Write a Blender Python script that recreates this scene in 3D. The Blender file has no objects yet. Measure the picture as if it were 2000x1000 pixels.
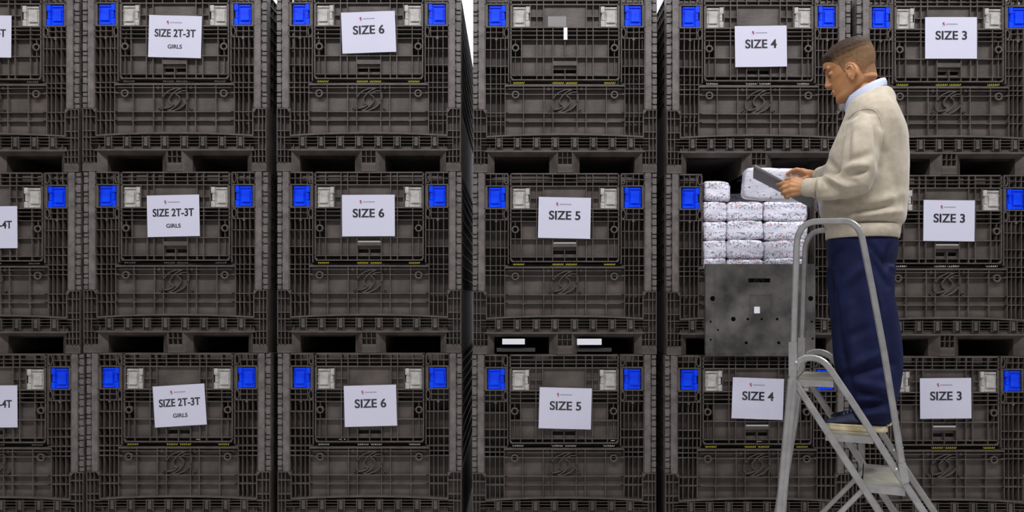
import bpy, bmesh, math, random
from mathutils import Vector, Matrix, noise
S = bpy.context.scene
C = S.collection
random.seed(7)
# ---------------------------------------------------------------- camera, world, lights
F = 1449.0            # focal length in pixels of the 2000 px wide frame
CZ = 1.444            # camera height
HOR = 590.0           # horizon row
D = 4.6               # distance to the container fronts
PX = 1.0 / 315.0      # one pixel at the container fronts, in metres
cd = bpy.data.cameras.new('camera'); cam = bpy.data.objects.new('camera', cd); C.objects.link(cam)
cam.location = (0, 0, CZ); cam.rotation_euler = (math.pi/2, 0, 0)
cd.sensor_width = 36; cd.lens = 36*F/2000; cd.shift_y = (HOR-500)/2000
cd.clip_start = 0.05; cd.clip_end = 100
S.camera = cam
S.view_settings.view_transform = 'Standard'; S.view_settings.look = 'None'
S.view_settings.gamma = 1; S.view_settings.use_curve_mapping = False
S.view_settings.exposure = -0.18
w = bpy.data.worlds.new('world'); S.world = w; w.use_nodes = True
w.node_tree.nodes['Background'].inputs[0].default_value = (0.95, 0.93, 0.95, 1)
w.node_tree.nodes['Background'].inputs[1].default_value = 0.30
def lamp(name, loc, target, sx, sy, power, col):
    l = bpy.data.lights.new(name, 'AREA'); l.shape = 'RECTANGLE'; l.size = sx; l.size_y = sy
    l.energy = power; l.color = col
    o = bpy.data.objects.new(name, l); C.objects.link(o); o.location = loc
    o.rotation_euler = (Vector(target)-Vector(loc)).to_track_quat('-Z', 'Y').to_euler()
    return o
COOL = (0.97, 0.96, 1.0); WARM = (1.0, 0.94, 0.86)
for lx in (-4.4, -1.5, 1.5):
    lamp('high_bay_lamp', (lx, -0.2, 7.6), (lx, 4.4, 0.0), 1.8, 0.7, 215, COOL)
lamp('high_bay_lamp', (4.8, 0.6, 7.4), (2.6, 4.4, 0.2), 1.6, 0.7, 215, COOL)
lamp('high_bay_lamp', (3.9, 4.0, 6.5), (2.2, 3.6, 1.0), 1.0, 0.4, 130, COOL)
lamp('high_bay_lamp', (-1.5, 8.0, 6.6), (-1.0, 11.5, 2.0), 3.0, 0.6, 520, COOL)

# ---------------------------------------------------------------- helpers
class MB:
    def __init__(s): s.v = []; s.f = []
    def add(s, vs, fs):
        n = len(s.v); s.v += [tuple(v) for v in vs]; s.f += [tuple(i+n for i in f) for f in fs]
    def box(s, x0, x1, y0, y1, z0, z1, t=0.0):
        """axis box; t = draft of the front (y0) face"""
        a = min(t, (x1-x0)*.35); b = min(t, (z1-z0)*.35)
        s.add([(x0+a,y0,z0+b),(x1-a,y0,z0+b),(x1-a,y0,z1-b),(x0+a,y0,z1-b),(x0,y1,z0),(x1,y1,z0),(x1,y1,z1),(x0,y1,z1)],
              [(0,1,2,3),(5,4,7,6),(4,0,3,7),(1,5,6,2),(3,2,6,7),(4,5,1,0)])
    def hexa(s, p):      # 8 points, bottom 4 then top 4
        s.add(p, [(3,2,1,0),(4,5,6,7),(0,1,5,4),(1,2,6,5),(2,3,7,6),(3,0,4,7)])
    def rings(s, R, cap=True, close=False):
        n = len(R[0]); b = len(s.v)
        for r in R: s.v += [tuple(p) for p in r]
        m = len(R)
        for i in range(m if close else m-1):
            for j in range(n):
                a0 = b+i*n+j; a1 = b+i*n+(j+1)%n; c0 = b+((i+1)%m)*n+j; c1 = b+((i+1)%m)*n+(j+1)%n
                s.f.append((a0, a1, c1, c0))
        if cap and not close:
            s.f.append(tuple(b+j for j in range(n))[::-1]); s.f.append(tuple(b+(m-1)*n+j for j in range(n)))
    def tube(s, pts, r, n=8, close=False, sq=None):
        """round tube along points; r number or list"""
        pts = [Vector(p) for p in pts]; m = len(pts); R = []
        rr = r if isinstance(r, (list, tuple)) else [r]*m
        up = None
        for i in range(m):
            if close: d = pts[(i+1)%m]-pts[i-1]
            else: d = pts[min(i+1, m-1)]-pts[max(i-1, 0)]
            d.normalize()
            if up is None:
                up = Vector((0,0,1)) if abs(d.z) < .9 else Vector((1,0,0))
            a = d.cross(up).normalized(); b = a.cross(d).normalized(); up = b
            R.append([pts[i]+(a*math.cos(2*math.pi*k/n)+b*math.sin(2*math.pi*k/n))*rr[i] for k in range(n)])
        s.rings(R, True, close)
    def capsule(s, a, b, ra, rb, n=12):
        a = Vector(a); b = Vector(b); d = (b-a); L = d.length
        if L < 1e-6: d = Vector((0,0,1))
        d.normalize(); pts = []; rr = []
        for t in (85, 60, 35, 12):
            q = math.radians(t); pts.append(a-d*ra*math.sin(q)); rr.append(ra*math.cos(q))
        for t in (12, 35, 60, 85):
            q = math.radians(t); pts.append(b+d*rb*math.sin(q)); rr.append(rb*math.cos(q))
        up = Vector((0,0,1)) if abs(d.z) < .9 else Vector((1,0,0))
        e = d.cross(up).normalized(); g = e.cross(d).normalized()
        s.rings([[p+(e*math.cos(2*math.pi*k/n)+g*math.sin(2*math.pi*k/n))*r for k in range(n)] for p, r in zip(pts, rr)])
    def chain(s, pts, rr, n=12):
        for i in range(len(pts)-1): s.capsule(pts[i], pts[i+1], rr[i], rr[i+1], n)
    def ell(s, c, ax, ay, az, n=20, m=12):
        """ellipsoid with axis vectors"""
        c = Vector(c); ax = Vector(ax); ay = Vector(ay); az = Vector(az); R = []
        for i in range(1, m):
            t = math.pi*i/m-math.pi/2
            R.append([c+az*math.sin(t)+(ax*math.cos(2*math.pi*k/n)+ay*math.sin(2*math.pi*k/n))*math.cos(t) for k in range(n)])
        s.rings(R)
    def mesh(s, name, mat, smooth=False):
        me = bpy.data.meshes.new(name); me.from_pydata(s.v, [], s.f)
        bm = bmesh.new(); bm.from_mesh(me); bmesh.ops.recalc_face_normals(bm, faces=bm.faces); bm.to_mesh(me); bm.free()
        if mat: me.materials.append(mat)
        if smooth: me.polygons.foreach_set('use_smooth', [True]*len(me.polygons))
        return me
    def obj(s, name, mat, parent=None, smooth=False, loc=None):
        return link(name, s.mesh(name, mat, smooth), parent, loc)
def link(name, me, parent=None, loc=None):
    o = bpy.data.objects.new(name, me); C.objects.link(o)
    if parent: o.parent = parent
    if loc is not None: o.location = loc
    return o
def tag(o, label, cat, group=None):
    o['label'] = label; o['category'] = cat
    if group: o['group'] = group
    return o
def empty(name, loc, label, cat, group=None):
    o = bpy.data.objects.new(name, None); C.objects.link(o); o.location = loc; o.empty_display_size = .1
    return tag(o, label, cat, group)
def kids(o): return [c for c in bpy.data.objects if c.parent == o]
def copy_tree(o, parent=None):
    c = o.copy(); C.objects.link(c)
    if parent: c.parent = parent
    for ch in CH.get(o.name, []): copy_tree(ch, c)
    return c
CH = {}
def remember(root):
    for o in [root]+list(bpy.data.objects):
        CH[o.name] = []
    for o in bpy.data.objects:
        if o.parent: CH.setdefault(o.parent.name, []).append(o)
def ray(px, py, depth):
    return Vector(((px-1000)/F*depth, depth, CZ-(py-HOR)/F*depth))
def struct(o): o['kind'] = 'structure'; return o
def smoothmod(o, it=3, fac=.5):
    m = o.modifiers.new('s', 'SMOOTH'); m.iterations = it; m.factor = fac
def baked(o):
    dg = bpy.context.evaluated_depsgraph_get(); dg.update()
    me = bpy.data.meshes.new_from_object(o.evaluated_get(dg)); old = o.data
    o.modifiers.clear(); o.data = me; me.name = old.name; bpy.data.meshes.remove(old)
    me.polygons.foreach_set('use_smooth', [True]*len(me.polygons))
    return me

# ---------------------------------------------------------------- materials
def mat(name, col, rough=.5, metal=0, spec=.5, **k):
    m = bpy.data.materials.new(name); m.use_nodes = True; b = m.node_tree.nodes['Principled BSDF']
    b.inputs['Base Color'].default_value = (*col, 1); b.inputs['Roughness'].default_value = rough
    b.inputs['Metallic'].default_value = metal; b.inputs['Specular IOR Level'].default_value = spec
    for kk, v in k.items(): b.inputs[kk.replace('_', ' ')].default_value = v
    return m
def nd(m, t, **k):
    n = m.node_tree.nodes.new(t)
    for a, v in k.items(): setattr(n, a, v)
    return n
def lk(m, a, b): m.node_tree.links.new(a, b)
def noisy(m, c1, c2, scale, detail=6, bump=0, bscale=None, pos=(.35, .65), coord='Object', stretch=(1,1,1)):
    b = m.node_tree.nodes['Principled BSDF']
    tc = nd(m, 'ShaderNodeTexCoord'); mp = nd(m, 'ShaderNodeMapping'); mp.inputs['Scale'].default_value = stretch
    lk(m, tc.outputs[coord], mp.inputs[0])
    n = nd(m, 'ShaderNodeTexNoise'); n.inputs['Scale'].default_value = scale; n.inputs['Detail'].default_value = detail
    lk(m, mp.outputs[0], n.inputs['Vector'])
    r = nd(m, 'ShaderNodeValToRGB'); r.color_ramp.elements[0].position = pos[0]; r.color_ramp.elements[1].position = pos[1]
    r.color_ramp.elements[0].color = (*c1, 1); r.color_ramp.elements[1].color = (*c2, 1)
    lk(m, n.outputs['Fac'], r.inputs[0]); lk(m, r.outputs[0], b.inputs['Base Color'])
    if bump:
        n2 = nd(m, 'ShaderNodeTexNoise'); n2.inputs['Scale'].default_value = bscale or scale*4; n2.inputs['Detail'].default_value = 4
        lk(m, mp.outputs[0], n2.inputs['Vector'])
        bp = nd(m, 'ShaderNodeBump'); bp.inputs['Strength'].default_value = bump; bp.inputs['Distance'].default_value = .01
        lk(m, n2.outputs['Fac'], bp.inputs['Height']); lk(m, bp.outputs[0], b.inputs['Normal'])
    return m
M = {}
M['plastic'] = noisy(mat('dark_plastic', (.08,.075,.07), .48, spec=.5), (.057,.0465,.040), (.098,.082,.072), 9, 8, .12, 60)
M['plastic_post'] = noisy(mat('worn_plastic', (.1,.095,.09), .42, spec=.5), (.085,.075,.070), (.155,.139,.130), 16, 8, .15, 70)
M['plastic_inside'] = noisy(mat('scuffed_plastic', (.08,.08,.08), .5), (.034,.031,.030), (.135,.125,.118), 6, 12, .15, 40, pos=(.40,.68))
M['blue'] = noisy(mat('blue_plastic', (0,.05,.8), .38, spec=.25), (.0,.035,.72), (.0,.065,.95), 14, 3)
M['grey'] = noisy(mat('grey_plastic', (.4,.39,.36), .4), (.33,.32,.295), (.48,.47,.44), 25, 4)
M['yellow'] = mat('yellow_paint', (.55,.5,.03), .5)
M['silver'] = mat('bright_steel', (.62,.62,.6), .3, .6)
M['dull'] = mat('dull_steel', (.2,.19,.18), .4, .6)
M['paper'] = mat('sign_paper', (.70,.70,.80), .6)
M['ink'] = mat('black_ink', (.012,.012,.02), .6)
M['pale_ink'] = mat('pale_grey_ink', (.30,.30,.40), .6)
M['red_ink'] = mat('red_ink', (.45,.05,.10), .6)
M['white'] = mat('white_card', (.78,.78,.84), .6)
M['frost'] = mat('frosted_tape', (.25,.24,.235), .25)
m = bpy.data.materials.new('clear_sleeve'); m.use_nodes = True; m.node_tree.nodes.remove(m.node_tree.nodes['Principled BSDF'])
tr = nd(m, 'ShaderNodeBsdfTransparent'); tr.inputs[0].default_value = (.95,.95,.97,1)
gl = nd(m, 'ShaderNodeBsdfGlossy'); gl.inputs['Roughness'].default_value = .06; fr = nd(m, 'ShaderNodeValue'); fr.outputs[0].default_value = .07
mx = nd(m, 'ShaderNodeMixShader'); lk(m, fr.outputs[0], mx.inputs[0]); lk(m, tr.outputs[0], mx.inputs[1]); lk(m, gl.outputs[0], mx.inputs[2])
lk(m, mx.outputs[0], m.node_tree.nodes['Material Output'].inputs[0]); M['sleeve'] = m
M['alu'] = noisy(mat('brushed_aluminium', (.55,.55,.54), .42, .75), (.36,.355,.345), (.46,.455,.445), 20, 6, .04, 120)
M['alu_dark'] = noisy(mat('aluminium_tread', (.5,.5,.45), .45, .6), (.34,.33,.25), (.50,.49,.40), 8, 6, .05, 80)
M['rubber'] = mat('black_rubber', (.03,.03,.03), .7)
M['concrete'] = noisy(mat('grey_concrete', (.3,.29,.28), .6), (.42,.41,.40), (.52,.51,.50), 3, 8, .05, 30)
M['wall'] = noisy(mat('white_wall', (.85,.86,.9), .7), (.84,.85,.9), (.88,.89,.93), 1.5, 3)
M['tablet'] = mat('dark_grey_case', (.095,.088,.085), .42)
M['tablet_edge'] = mat('pale_metal_edge', (.6,.6,.62), .3, .5)
M['screen'] = mat('dark_glass', (.02,.02,.025), .08)

# ---------------------------------------------------------------- room
mb = MB(); mb.box(-9, 9, -4, 12, -.1, 0); struct(mb.obj('floor', M['concrete']))
mb = MB(); mb.box(-9, 9, 12, 12.15, 0, 7); struct(mb.obj('wall_back', M['wall']))

# ---------------------------------------------------------------- bulk container (local: x right, y into the stack, z up; px units scaled by PX)
H = 354.9
DEP = 1.6
def bx(mb, x0, x1, v0, v1, y0, y1, t=.0012):
    mb.box(x0*PX, x1*PX, y0, y1, (H-v1)*PX, (H-v0)*PX, t)
def hr(mb, x0, x1, v, y0=0, y1=.03, th=2.0): bx(mb, x0, x1, v-th/2, v+th/2, y0, y1)
def vr(mb, x, v0, v1, y0=.0008, y1=.03, th=2.0): bx(mb, x-th/2, x+th/2, v0, v1, y0, y1)
def sym(fn, xs):
    for x in xs: fn(x); fn(-x)
def ring(mb, cx, v, r, y0, y1, n=14):
    for i in range(n):
        a0 = 2*math.pi*i/n; a1 = 2*math.pi*(i+1)/n; q = []
        for y in (y1, y0):
            for rr, a in ((r*.62, a0), (r, a0), (r, a1), (r*.62, a1)):
                q.append(((cx+rr*math.cos(a))*PX, y, (H-v+rr*math.sin(a))*PX))
        mb.hexa(q)
def oval(mb, cx, v, rx, rv, r, y):
    mb.tube([((cx+rx*math.cos(t*math.pi/7))*PX, y, (H-v+rv*math.sin(t*math.pi/7))*PX) for t in range(14)], r*PX, 6, True)
def build_front_wall():
    mb = MB()
    bx(mb, -156, -107, 3, 283, .095, .100); bx(mb, 107, 156, 3, 283, .095, .100); bx(mb, -107, 107, 176, 283, .095, .100); bx(mb, -110, -108, 3, 283, .06, .1); bx(mb, 108, 110, 3, 283, .06, .1)
    for s in (-1, 1):
        def X(a, b): return (min(s*a, s*b), max(s*a, s*b))
        # outer edge ribs
        bx(mb, *X(157, 154.6), 0, 232, 0, .066); bx(mb, *X(154.5, 152), 236, 284, 0, .066)
        mb.hexa([(s*a*PX, y, (H-v)*PX) for y in (.05, 0) for a, v in ((157, 230), (154, 230), (151.5, 238), (154.5, 238))])
        bx(mb, *X(111.5, 109), 3, 178, 0, .06)
        hr(mb, *X(157, 110), 1.6, 0, .06, 3); hr(mb, *X(157, 119), 13)
        hr(mb, *X(157, 110), 25.5, 0, .06, 3)
        for x in (145, 134): vr(mb, s*x, 1, 25)
        vr(mb, s*121, 1, 25)
        oval(mb, s*114.5, 12, 4.0, 10, 1.1, .004); oval(mb, s*114.5, 81, 4.0, 9, 1.1, .004)
        # pocket of the corner latch
        bx(mb, *X(155, 150.5), 26, 69, .002, .05); bx(mb, *X(115.5, 111), 26, 69, .002, .05)
        bx(mb, *X(151, 115), 26, 69, .030, .05)
        hr(mb, *X(157, 110), 69.5, 0, .06, 3)
        hr(mb, *X(157, 119), 80); hr(mb, *X(157, 110), 91.5, 0, .03, 2.4)
        for x in (145.2, 134.1): vr(mb, s*x, 70, 91)
        vr(mb, s*121, 70, 91)
        for x in (145.2, 134.1, 125.6, 117): vr(mb, s*x, 92, 282, .0008, .06)
        for v in (114, 146.5, 162.5, 181, 190.7, 200, 238, 255): hr(mb, *X(155.5, 110), v, 0, .035)
        bx(mb, *X(156, 110), 115, 146, .044, .05); bx(mb, *X(156, 117), 200, 283, .050, .056)
        mb.tube([(s*134.1*PX, -.001, (H-94)*PX), (s*134.1*PX, .02, (H-94)*PX)], 2.6*PX, 8)
    # lower panel
    bx(mb, -117, 117, 184, 283, .024, .03)
    hr(mb, -117, 117, 184.5, -.001, .06, 4)
    for v, th in ((191, 2.2), (201.5, 2.2), (238, 2.4), (255, 2.2)): hr(mb, -117, 117, v, 0, .024, th)
    for x in (-117, -81, -41, -23.5, 23.5, 41, 81, 117): vr(mb, x, 184, 281, .0005, .024, 2.2)
    for s in (-1, 1):
        ring(mb, s*96.6, 202, 7.6, -.003, .024); ring(mb, s*32, 191, 2.6, -.001, .02, 8)
        ring(mb, s*81, 255, 3, -.001, .02, 8); ring(mb, s*30, 233, 3.2, -.001, .02, 8)
    # arched bottom lip
    N = 16
    for i in range(N):
        x0 = -153+306*i/N; x1 = -153+306*(i+1)/N
        f = lambda x: 283.0-5.0*(1-(x/153)**2)
        mb.hexa([(x*PX, y, (H-f(x)-d)*PX) for d in (3.2, 0) for x, y in ((x0, -.003), (x1, -.003), (x1, .06), (x0, .06))])
    return mb.mesh('front_wall', M['plastic'])
def swoosh():
    mb = MB()
    A = [(14,-21.6),(7,-22),(1,-21.6),(-11,-16.5),(-20,-9),(-25,1),(-25.8,9.6),(-23,16.2),(-12.4,16),(-3.6,10.4),(-8.4,6.4),(-10.4,.8),(-8.4,-5.6),(-1.2,-13.6),(6.8,-19),(14,-21.6)]
    def spl(P):
        out = []
        for i in range(len(P)-1):
            p0 = Vector(P[max(i-1,0)]); p1 = Vector(P[i]); p2 = Vector(P[i+1]); p3 = Vector(P[min(i+2,len(P)-1)])
            for k in range(4):
                t = k/4; out.append(.5*((2*p1)+(p2-p0)*t+(2*p0-5*p1+4*p2-p3)*t*t+(3*p1-p0-3*p2+p3)*t**3))
        return out+[Vector(P[-1])]
    for P in (A,):
        for s in (1, -1):
            Q = spl(P)
            for a, b in zip(Q, Q[1:]):
                d = (b-a)
                if d.length < .05: continue
                d.normalize(); n_ = Vector((-d.y, d.x))*.95; a2 = a-d*.25; b2 = b+d*.25
                mb.hexa([(s*q.x*PX, y, (H-214-s*q.y)*PX) for y in (.024, .0005) for q in (a2-n_, b2-n_, b2+n_, a2+n_)])
    return mb.mesh('emblem', M['plastic'])
def build_door(inner=False):
    mb = MB()
    e = 107
    bx(mb, -e+1, e-1, 2, 173, .088, .094)
    for s in (-1, 1):
        def X(a, b): return (min(s*a, s*b), max(s*a, s*b))
        bx(mb, *X(e, e-3), 0, 169, 0, .05)
        bx(mb, *X(e, 84), 26, 69.5, .022, .03)                 # latch pocket floor
        bx(mb, *X(e, e-5), 26, 70, .001, .03); bx(mb, *X(69, 66.5), 26, 70, .001, .03)
        bx(mb, *X(84, 42), 26, 69, .022, .028)
        hr(mb, *X(66, 42), 49.5); bx(mb, *X(55, 42), 50, 57, .02, .0225)
        ring(mb, s*96.6, 110.5, 7.2, -.002, .05)
        vr(mb, s*96.6, 95, 103, .001, .03, 1.8); vr(mb, s*96.6, 118, 128, .001, .03, 1.8); hr(mb, *X(e, 85), 110.5, .02, .045, 1.6)
        mb.hexa([(s*a*PX, y, (H-v)*PX) for y in (.05, 0) for a, v in ((107, 168), (104, 168), (101, 171), (103.5, 174.5))])
        for x, th in ((85, 2.2), (55, 2.4), (42, 2.4), (23.5, 2.2)):
            vr(mb, s*x, 1, 26, .0008, .05, th)
            if x != 23.5 and x != 85: vr(mb, s*x, 26, 70, .0008, .05, th)
            vr(mb, s*x, 70, 173, .0008, .05, th)
        bx(mb, *X(85, 104), 129, 164, .024, .03); bx(mb, *X(e-9, e-11), 129, 164, .004, .03); bx(mb, *X(85, 0), 95, 128.7, .024, .03)
        bx(mb, *X(85, 23.5), 129, 164, .024, .03)
    vr(mb, 0, 1, 26, .0008, .05); vr(mb, 0, 71, 128, .0008, .05); vr(mb, 0, 150, 173, .0008, .05)
    bx(mb, -42, 42, 26, 70, .014, .02)
    bx(mb, -23.5, 23.5, 129, 151.5, .02, .03); bx(mb, -23.5, 23.5, 136, 145, .003, .03)
    bx(mb, -23.5, 23.5, 158.5, 164, .02, .03)
    hr(mb, -e, e, 1.6, 0, .055, 3.2)
    for v in (10.5, 18, 26): hr(mb, -e, e, v, 0, .035, 2.0 if v < 26 else 3)
    hr(mb, -e, e, 70.5, -.001, .05, 3)
    for v in (77.4, 86, 94.5): hr(mb, -e, e, v, 0, .035)
    hr(mb, -e, e, 128.9, -.001, .05, 2.4); hr(mb, -e, e, 164.5); hr(mb, -103, 103, 173, -.001, .055, 3)
    if inner:      # smooth liner side, seen when the door hangs open
        mi = MB(); n = 0
        bx(mi, -107, 107, 0, 176, .056, .062)
    return mb.mesh('drop_door', M['plastic'])
def latch_mesh(m_, s, name):
    mb = MB(); W = 33
    def b(x0, x1, v0, v1, y0, y1):
        if s < 0: x0, x1 = W-x1, W-x0
        mb.box((x0-W/2)*PX, (x1-W/2)*PX, y0, y1, (20.5-v1)*PX, (20.5-v0)*PX, .0015)
    b(0, 32, 0, 41, .010, .022); b(1, 24, 1, 5, .004, .012); b(1, 24, 36, 40, .004, .012)
    b(4, 21, 9, 32, .001, .012); b(1, 3, 6, 35, .006, .012); b(22.5, 24, 6, 35, .007, .012)
    for v in (14, 20, 26): b(25, 30, v, v+1.5, -.002, .010)
    b(25, 33, 0, 13, -.001, .012); b(25, 30.5, 13, 28, -.001, .012); b(25, 33, 28, 41, -.001, .012)
    for v in (11, 29): b(-.6, 1.6, v, v+2, .002, .012)
    return mb.mesh(name, M[m_])
def coil_mesh(m_):
    mb = MB()
    for a, b in ((-101, -79), (-24, -2), (2, 24), (77, 99)):
        pts = []; k = int((b-a)*6)
        for i in range(k):
            t = i/(k-1)*2*math.pi*((b-a)/3.6)
            pts.append(((a+(b-a)*i/(k-1))*PX, .008+1.5*PX*math.sin(t), (H-178.7)*PX+1.45*PX*math.cos(t)))
        mb.tube(pts, .6*PX, 5)
    return mb.mesh('hinge_spring', M[m_])
def build_post(front=True):
    mb = MB()
    # left post; the face flat strip, then the ribbed outer return
    bx(mb, -169, -156.6, 0, 231, -.002, .075)
    mb.box(-179.6*PX, -169*PX, .018, .075, (H-231)*PX, H*PX)
    v = 0; k = 0
    while v < 229:
        d = (9, 14, 17, 8, 13, 19)[k % 6]; e = min(v+d, 231)
        bx(mb, -180, -171, v+.9, e-.9, .003+.003*(k % 2), .07)
        bx(mb, -171.2, -168.8, v+4, max(v+4.5, e-4), .006, .05)
        v += d; k += 1
    return mb.mesh('corner_post', M['plastic_post'])
def build_base():
    mb = MB()
    for s in (-1, 1):
        def X(a, b): return (min(s*a, s*b), max(s*a, s*b))
        # corner sleeves
        bx(mb, *X(178, 153), 231, 354.7, .032, .10)
        for x in (178.8, 172, 164.5): vr(mb, s*x, 231, 340, .0, .05, 2.2)
        vr(mb, s*153, 238, 286, -.002, .05, 2.5)
        for v in (232, 248, 275, 288, 312): hr(mb, *X(180, 153 if v > 240 else 160), v, -.001, .05, 2.2)
        mb.hexa([(s*a*PX, y, (H-v)*PX) for y in (.03, -.002) for a, v in ((161, 231), (157.5, 231), (151.5, 239), (154, 241))])
        bx(mb, *X(180, 151), 337, 354.7, 0, .10); bx(mb, *X(180, 176), 231, 354.7, .02, DEP-.02)
        for x in (164, 157.5): vr(mb, s*x, 313, 338, .0005, .04, 1.8)
        hr(mb, *X(180, 151), 325.5, 0, .04, 1.8)
        for k in range(7): bx(mb, *X(176-k*3.6, 175.2-k*3.6), 342, 350, -.002, .01)
    # hinge band
    bx(mb, -153, 153, 283, 313, .06, .07)
    bx(mb, -153, 153, 303, 313, .018, .06)
    hr(mb, -165, 165, 287.5, .0, .06, 1.8); hr(mb, -165, 165, 293.5, .002, .05, 1.6); hr(mb, -165, 165, 300, .002, .05, 1.6)
    for x in (19, 55.6, 92.7, 129):
        for s in (-1, 1):
            c = s*x
            bx(mb, c-7, c+7, 285, 303, .008, .05); bx(mb, c-7.5, c-5.5, 285, 309, -.003, .05); bx(mb, c+5.5, c+7.5, 285, 309, -.003, .05)
            bx(mb, c-3.5, c+3.5, 287, 304, -.001, .02)
            mb.tube([((c-3.5)*PX, .006, (H-303)*PX), ((c+3.5)*PX, .006, (H-303)*PX)], 2.6*PX, 8)
    for x in (147, -147): vr(mb, x, 300, 313, .0, .03, 1.6)
    # fork pockets with bevelled mouths
    bx(mb, -156, 156, 310.5, 314.5, -.002, .12)
    for s in (-1, 1):
        def P(a, v, y): return (s*a*PX, y, (H-v)*PX)
        for (a0, v0, a1, v1, b0, w0, b1, w1) in ((151, 314, 151, 354.7, 138, 321, 138, 354.7), (15, 314, 15, 354.7, 29, 321, 29, 354.7), (151, 314, 15, 314, 138, 321, 29, 321)):
            q = [P(a0, v0, 0), P(a1, v1, 0), P(b1, w1, .046), P(b0, w0, .046)]
            dx = (5 if a0 > 100 else -5) if a0 == a1 else 0; dv = -3 if a0 != a1 else 0
            q2 = [P(a0+dx*0, v0+dv*0, .05), P(a1, v1, .05), P(b1+dx, w1, .05), P(b0+dx, w0+dv, .05)]
            mb.hexa(q+q2)
        for xx in (138.5, 28.5):   # tunnel walls
            mb.box(min(s*xx, s*(xx+1))*PX, max(s*xx, s*(xx+1))*PX, .046, DEP-.05, (H-354.7)*PX, (H-316)*PX)
        for k in range(27):        # teeth along the roof of the mouth
            xx = 33+k*3.9
            bx(mb, s*xx-.5, s*xx+.5, 319.5, 324, .05, .10)
    bx(mb, -176, 176, 308, 318, .05, DEP-.02)
    # middle block
    bx(mb, -15, 15, 337, 354.7, 0, .30); bx(mb, -15, 15, 314, 338, .032, .30)
    for x in (-14.2, -4.8, 4.8, 14.2): vr(mb, x, 313, 338, 0, .04, 1.8)
    hr(mb, -15, 15, 325.5, 0, .04, 1.8)
    for k in range(8): bx(mb, -14+k*3.8, -13.2+k*3.8, 342, 350, -.002, .01)
    # rear of the base
    bx(mb, -180, 180, 310, 355.3, DEP-.05, DEP)
    bx(mb, -178, 178, 283, 310, .5, .52)
    return mb.mesh('pallet_base', M['plastic'])
def build_side():
    mb = MB()
    mb.box(-173*PX, -171*PX, .075, DEP-.075, (H-284)*PX, (H-2)*PX)
    for v in (3, 20, 40, 62, 86, 110, 134, 158, 182, 206, 230, 256, 280): mb.box(-179*PX, -172*PX, .075, DEP-.075, (H-v-1)*PX, (H-v+1.2)*PX)
    y = .10
    while y < DEP-.1: mb.box(-177.5*PX, -172*PX, y, y+.007, (H-283)*PX, (H-3)*PX); y += .055
    return mb.mesh('side_wall', M['plastic'])
def build_rear():
    mb = MB()
    mb.box(-157*PX, 157*PX, DEP-.035, DEP-.03, (H-284)*PX, (H-2)*PX)
    for v in (3, 26, 70, 110, 150, 184, 238, 282): mb.box(-157*PX, 157*PX, DEP-.03, DEP-.003, (H-v-1)*PX, (H-v+1.2)*PX)
    for x in range(-156, 157, 26): mb.box((x-1)*PX, (x+1)*PX, DEP-.03, DEP-.002, (H-283)*PX, (H-3)*PX)
    hr(mb, -157, 157, 3, DEP-.06, DEP-.03, 6)
    return mb.mesh('rear_wall', M['plastic'])
ME = dict(front=build_front_wall(), door=build_door(), post=build_post(), base=build_base(), side=build_side(), rear=build_rear(), emblem=swoosh(),
          bl=latch_mesh('blue', 1, 'corner_latch'), br=latch_mesh('blue', -1, 'corner_latch'), gl=latch_mesh('grey', 1, 'door_latch'), gr=latch_mesh('grey', -1, 'door_latch'))
for k in ('yellow', 'silver', 'dull'): ME[k] = coil_mesh(k)
def mirrored(me, fx=1, fy=1):
    m2 = me.copy(); m2.transform(Matrix.Diagonal((fx, fy, 1, 1)) if fy == 1 else Matrix.Translation((0, DEP, 0)) @ Matrix.Diagonal((fx, fy, 1, 1)))
    if fx*fy < 0: m2.flip_normals()
    return m2
ME['post2'] = mirrored(ME['post'], -1); ME['post3'] = mirrored(ME['post'], 1, -1); ME['post4'] = mirrored(ME['post'], -1, -1)
ME['side2'] = mirrored(ME['side'], -1)
def place_part(name, key, parent, loc=None):
    o = link(name, ME[key], parent, loc); return o
def make_container(spring, with_door=True):
    root = bpy.data.objects.new('bulk_container', None); C.objects.link(root); root.empty_display_size = .1
    place_part('pallet_base', 'base', root)
    fw = place_part('front_wall', 'front', root); place_part('emblem', 'emblem', fw)
    a = place_part('corner_latch', 'bl', root, (-132.2*PX, 0, (H-48)*PX)); a['label'] = 'blue corner latch'
    a = place_part('corner_latch', 'br', root, (133.2*PX, 0, (H-48)*PX)); a['label'] = 'blue corner latch'
    place_part('side_wall', 'side', root); place_part('side_wall', 'side2', root); place_part('rear_wall', 'rear', root)
    for k in ('post', 'post2', 'post3', 'post4'): place_part('corner_post', k, root)
    if with_door:
        d = place_part('drop_door', 'door', root)
        a = place_part('door_latch', 'gl', d, (-85*PX, 0, (H-50)*PX)); a['label'] = 'pale grey latch'
        a = place_part('door_latch', 'gr', d, (86*PX, 0, (H-50)*PX)); a['label'] = 'pale grey latch'
        s = place_part('hinge_spring', spring, root); s['label'] = {'yellow': 'yellow coil in the hinge line', 'silver': 'silvery coil in the hinge line', 'dull': 'dull grey coil in the hinge line'}[spring]
    return root
protos = {}
CXS = {0: (-26, -23, -17), 1: (340.5, 342.4, 348), 2: (720, 721, 721.7), 3: (1103.5, 1103, 1101.8), 4: (1482, 1481.5, 1479), 5: (1854, 1850.5, 1845)}
LY = (739.3, 737.8, 737.8, 740.6, 742.3, 744.2)
SPR = {0: ('dull','dull','dull'), 1: ('dull','dull','yellow'), 2: ('yellow','yellow','silver'), 3: ('yellow','yellow','silver'), 4: ('silver','silver','yellow'), 5: ('yellow','silver','yellow')}
TIER = ('top', 'middle', 'bottom')
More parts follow.
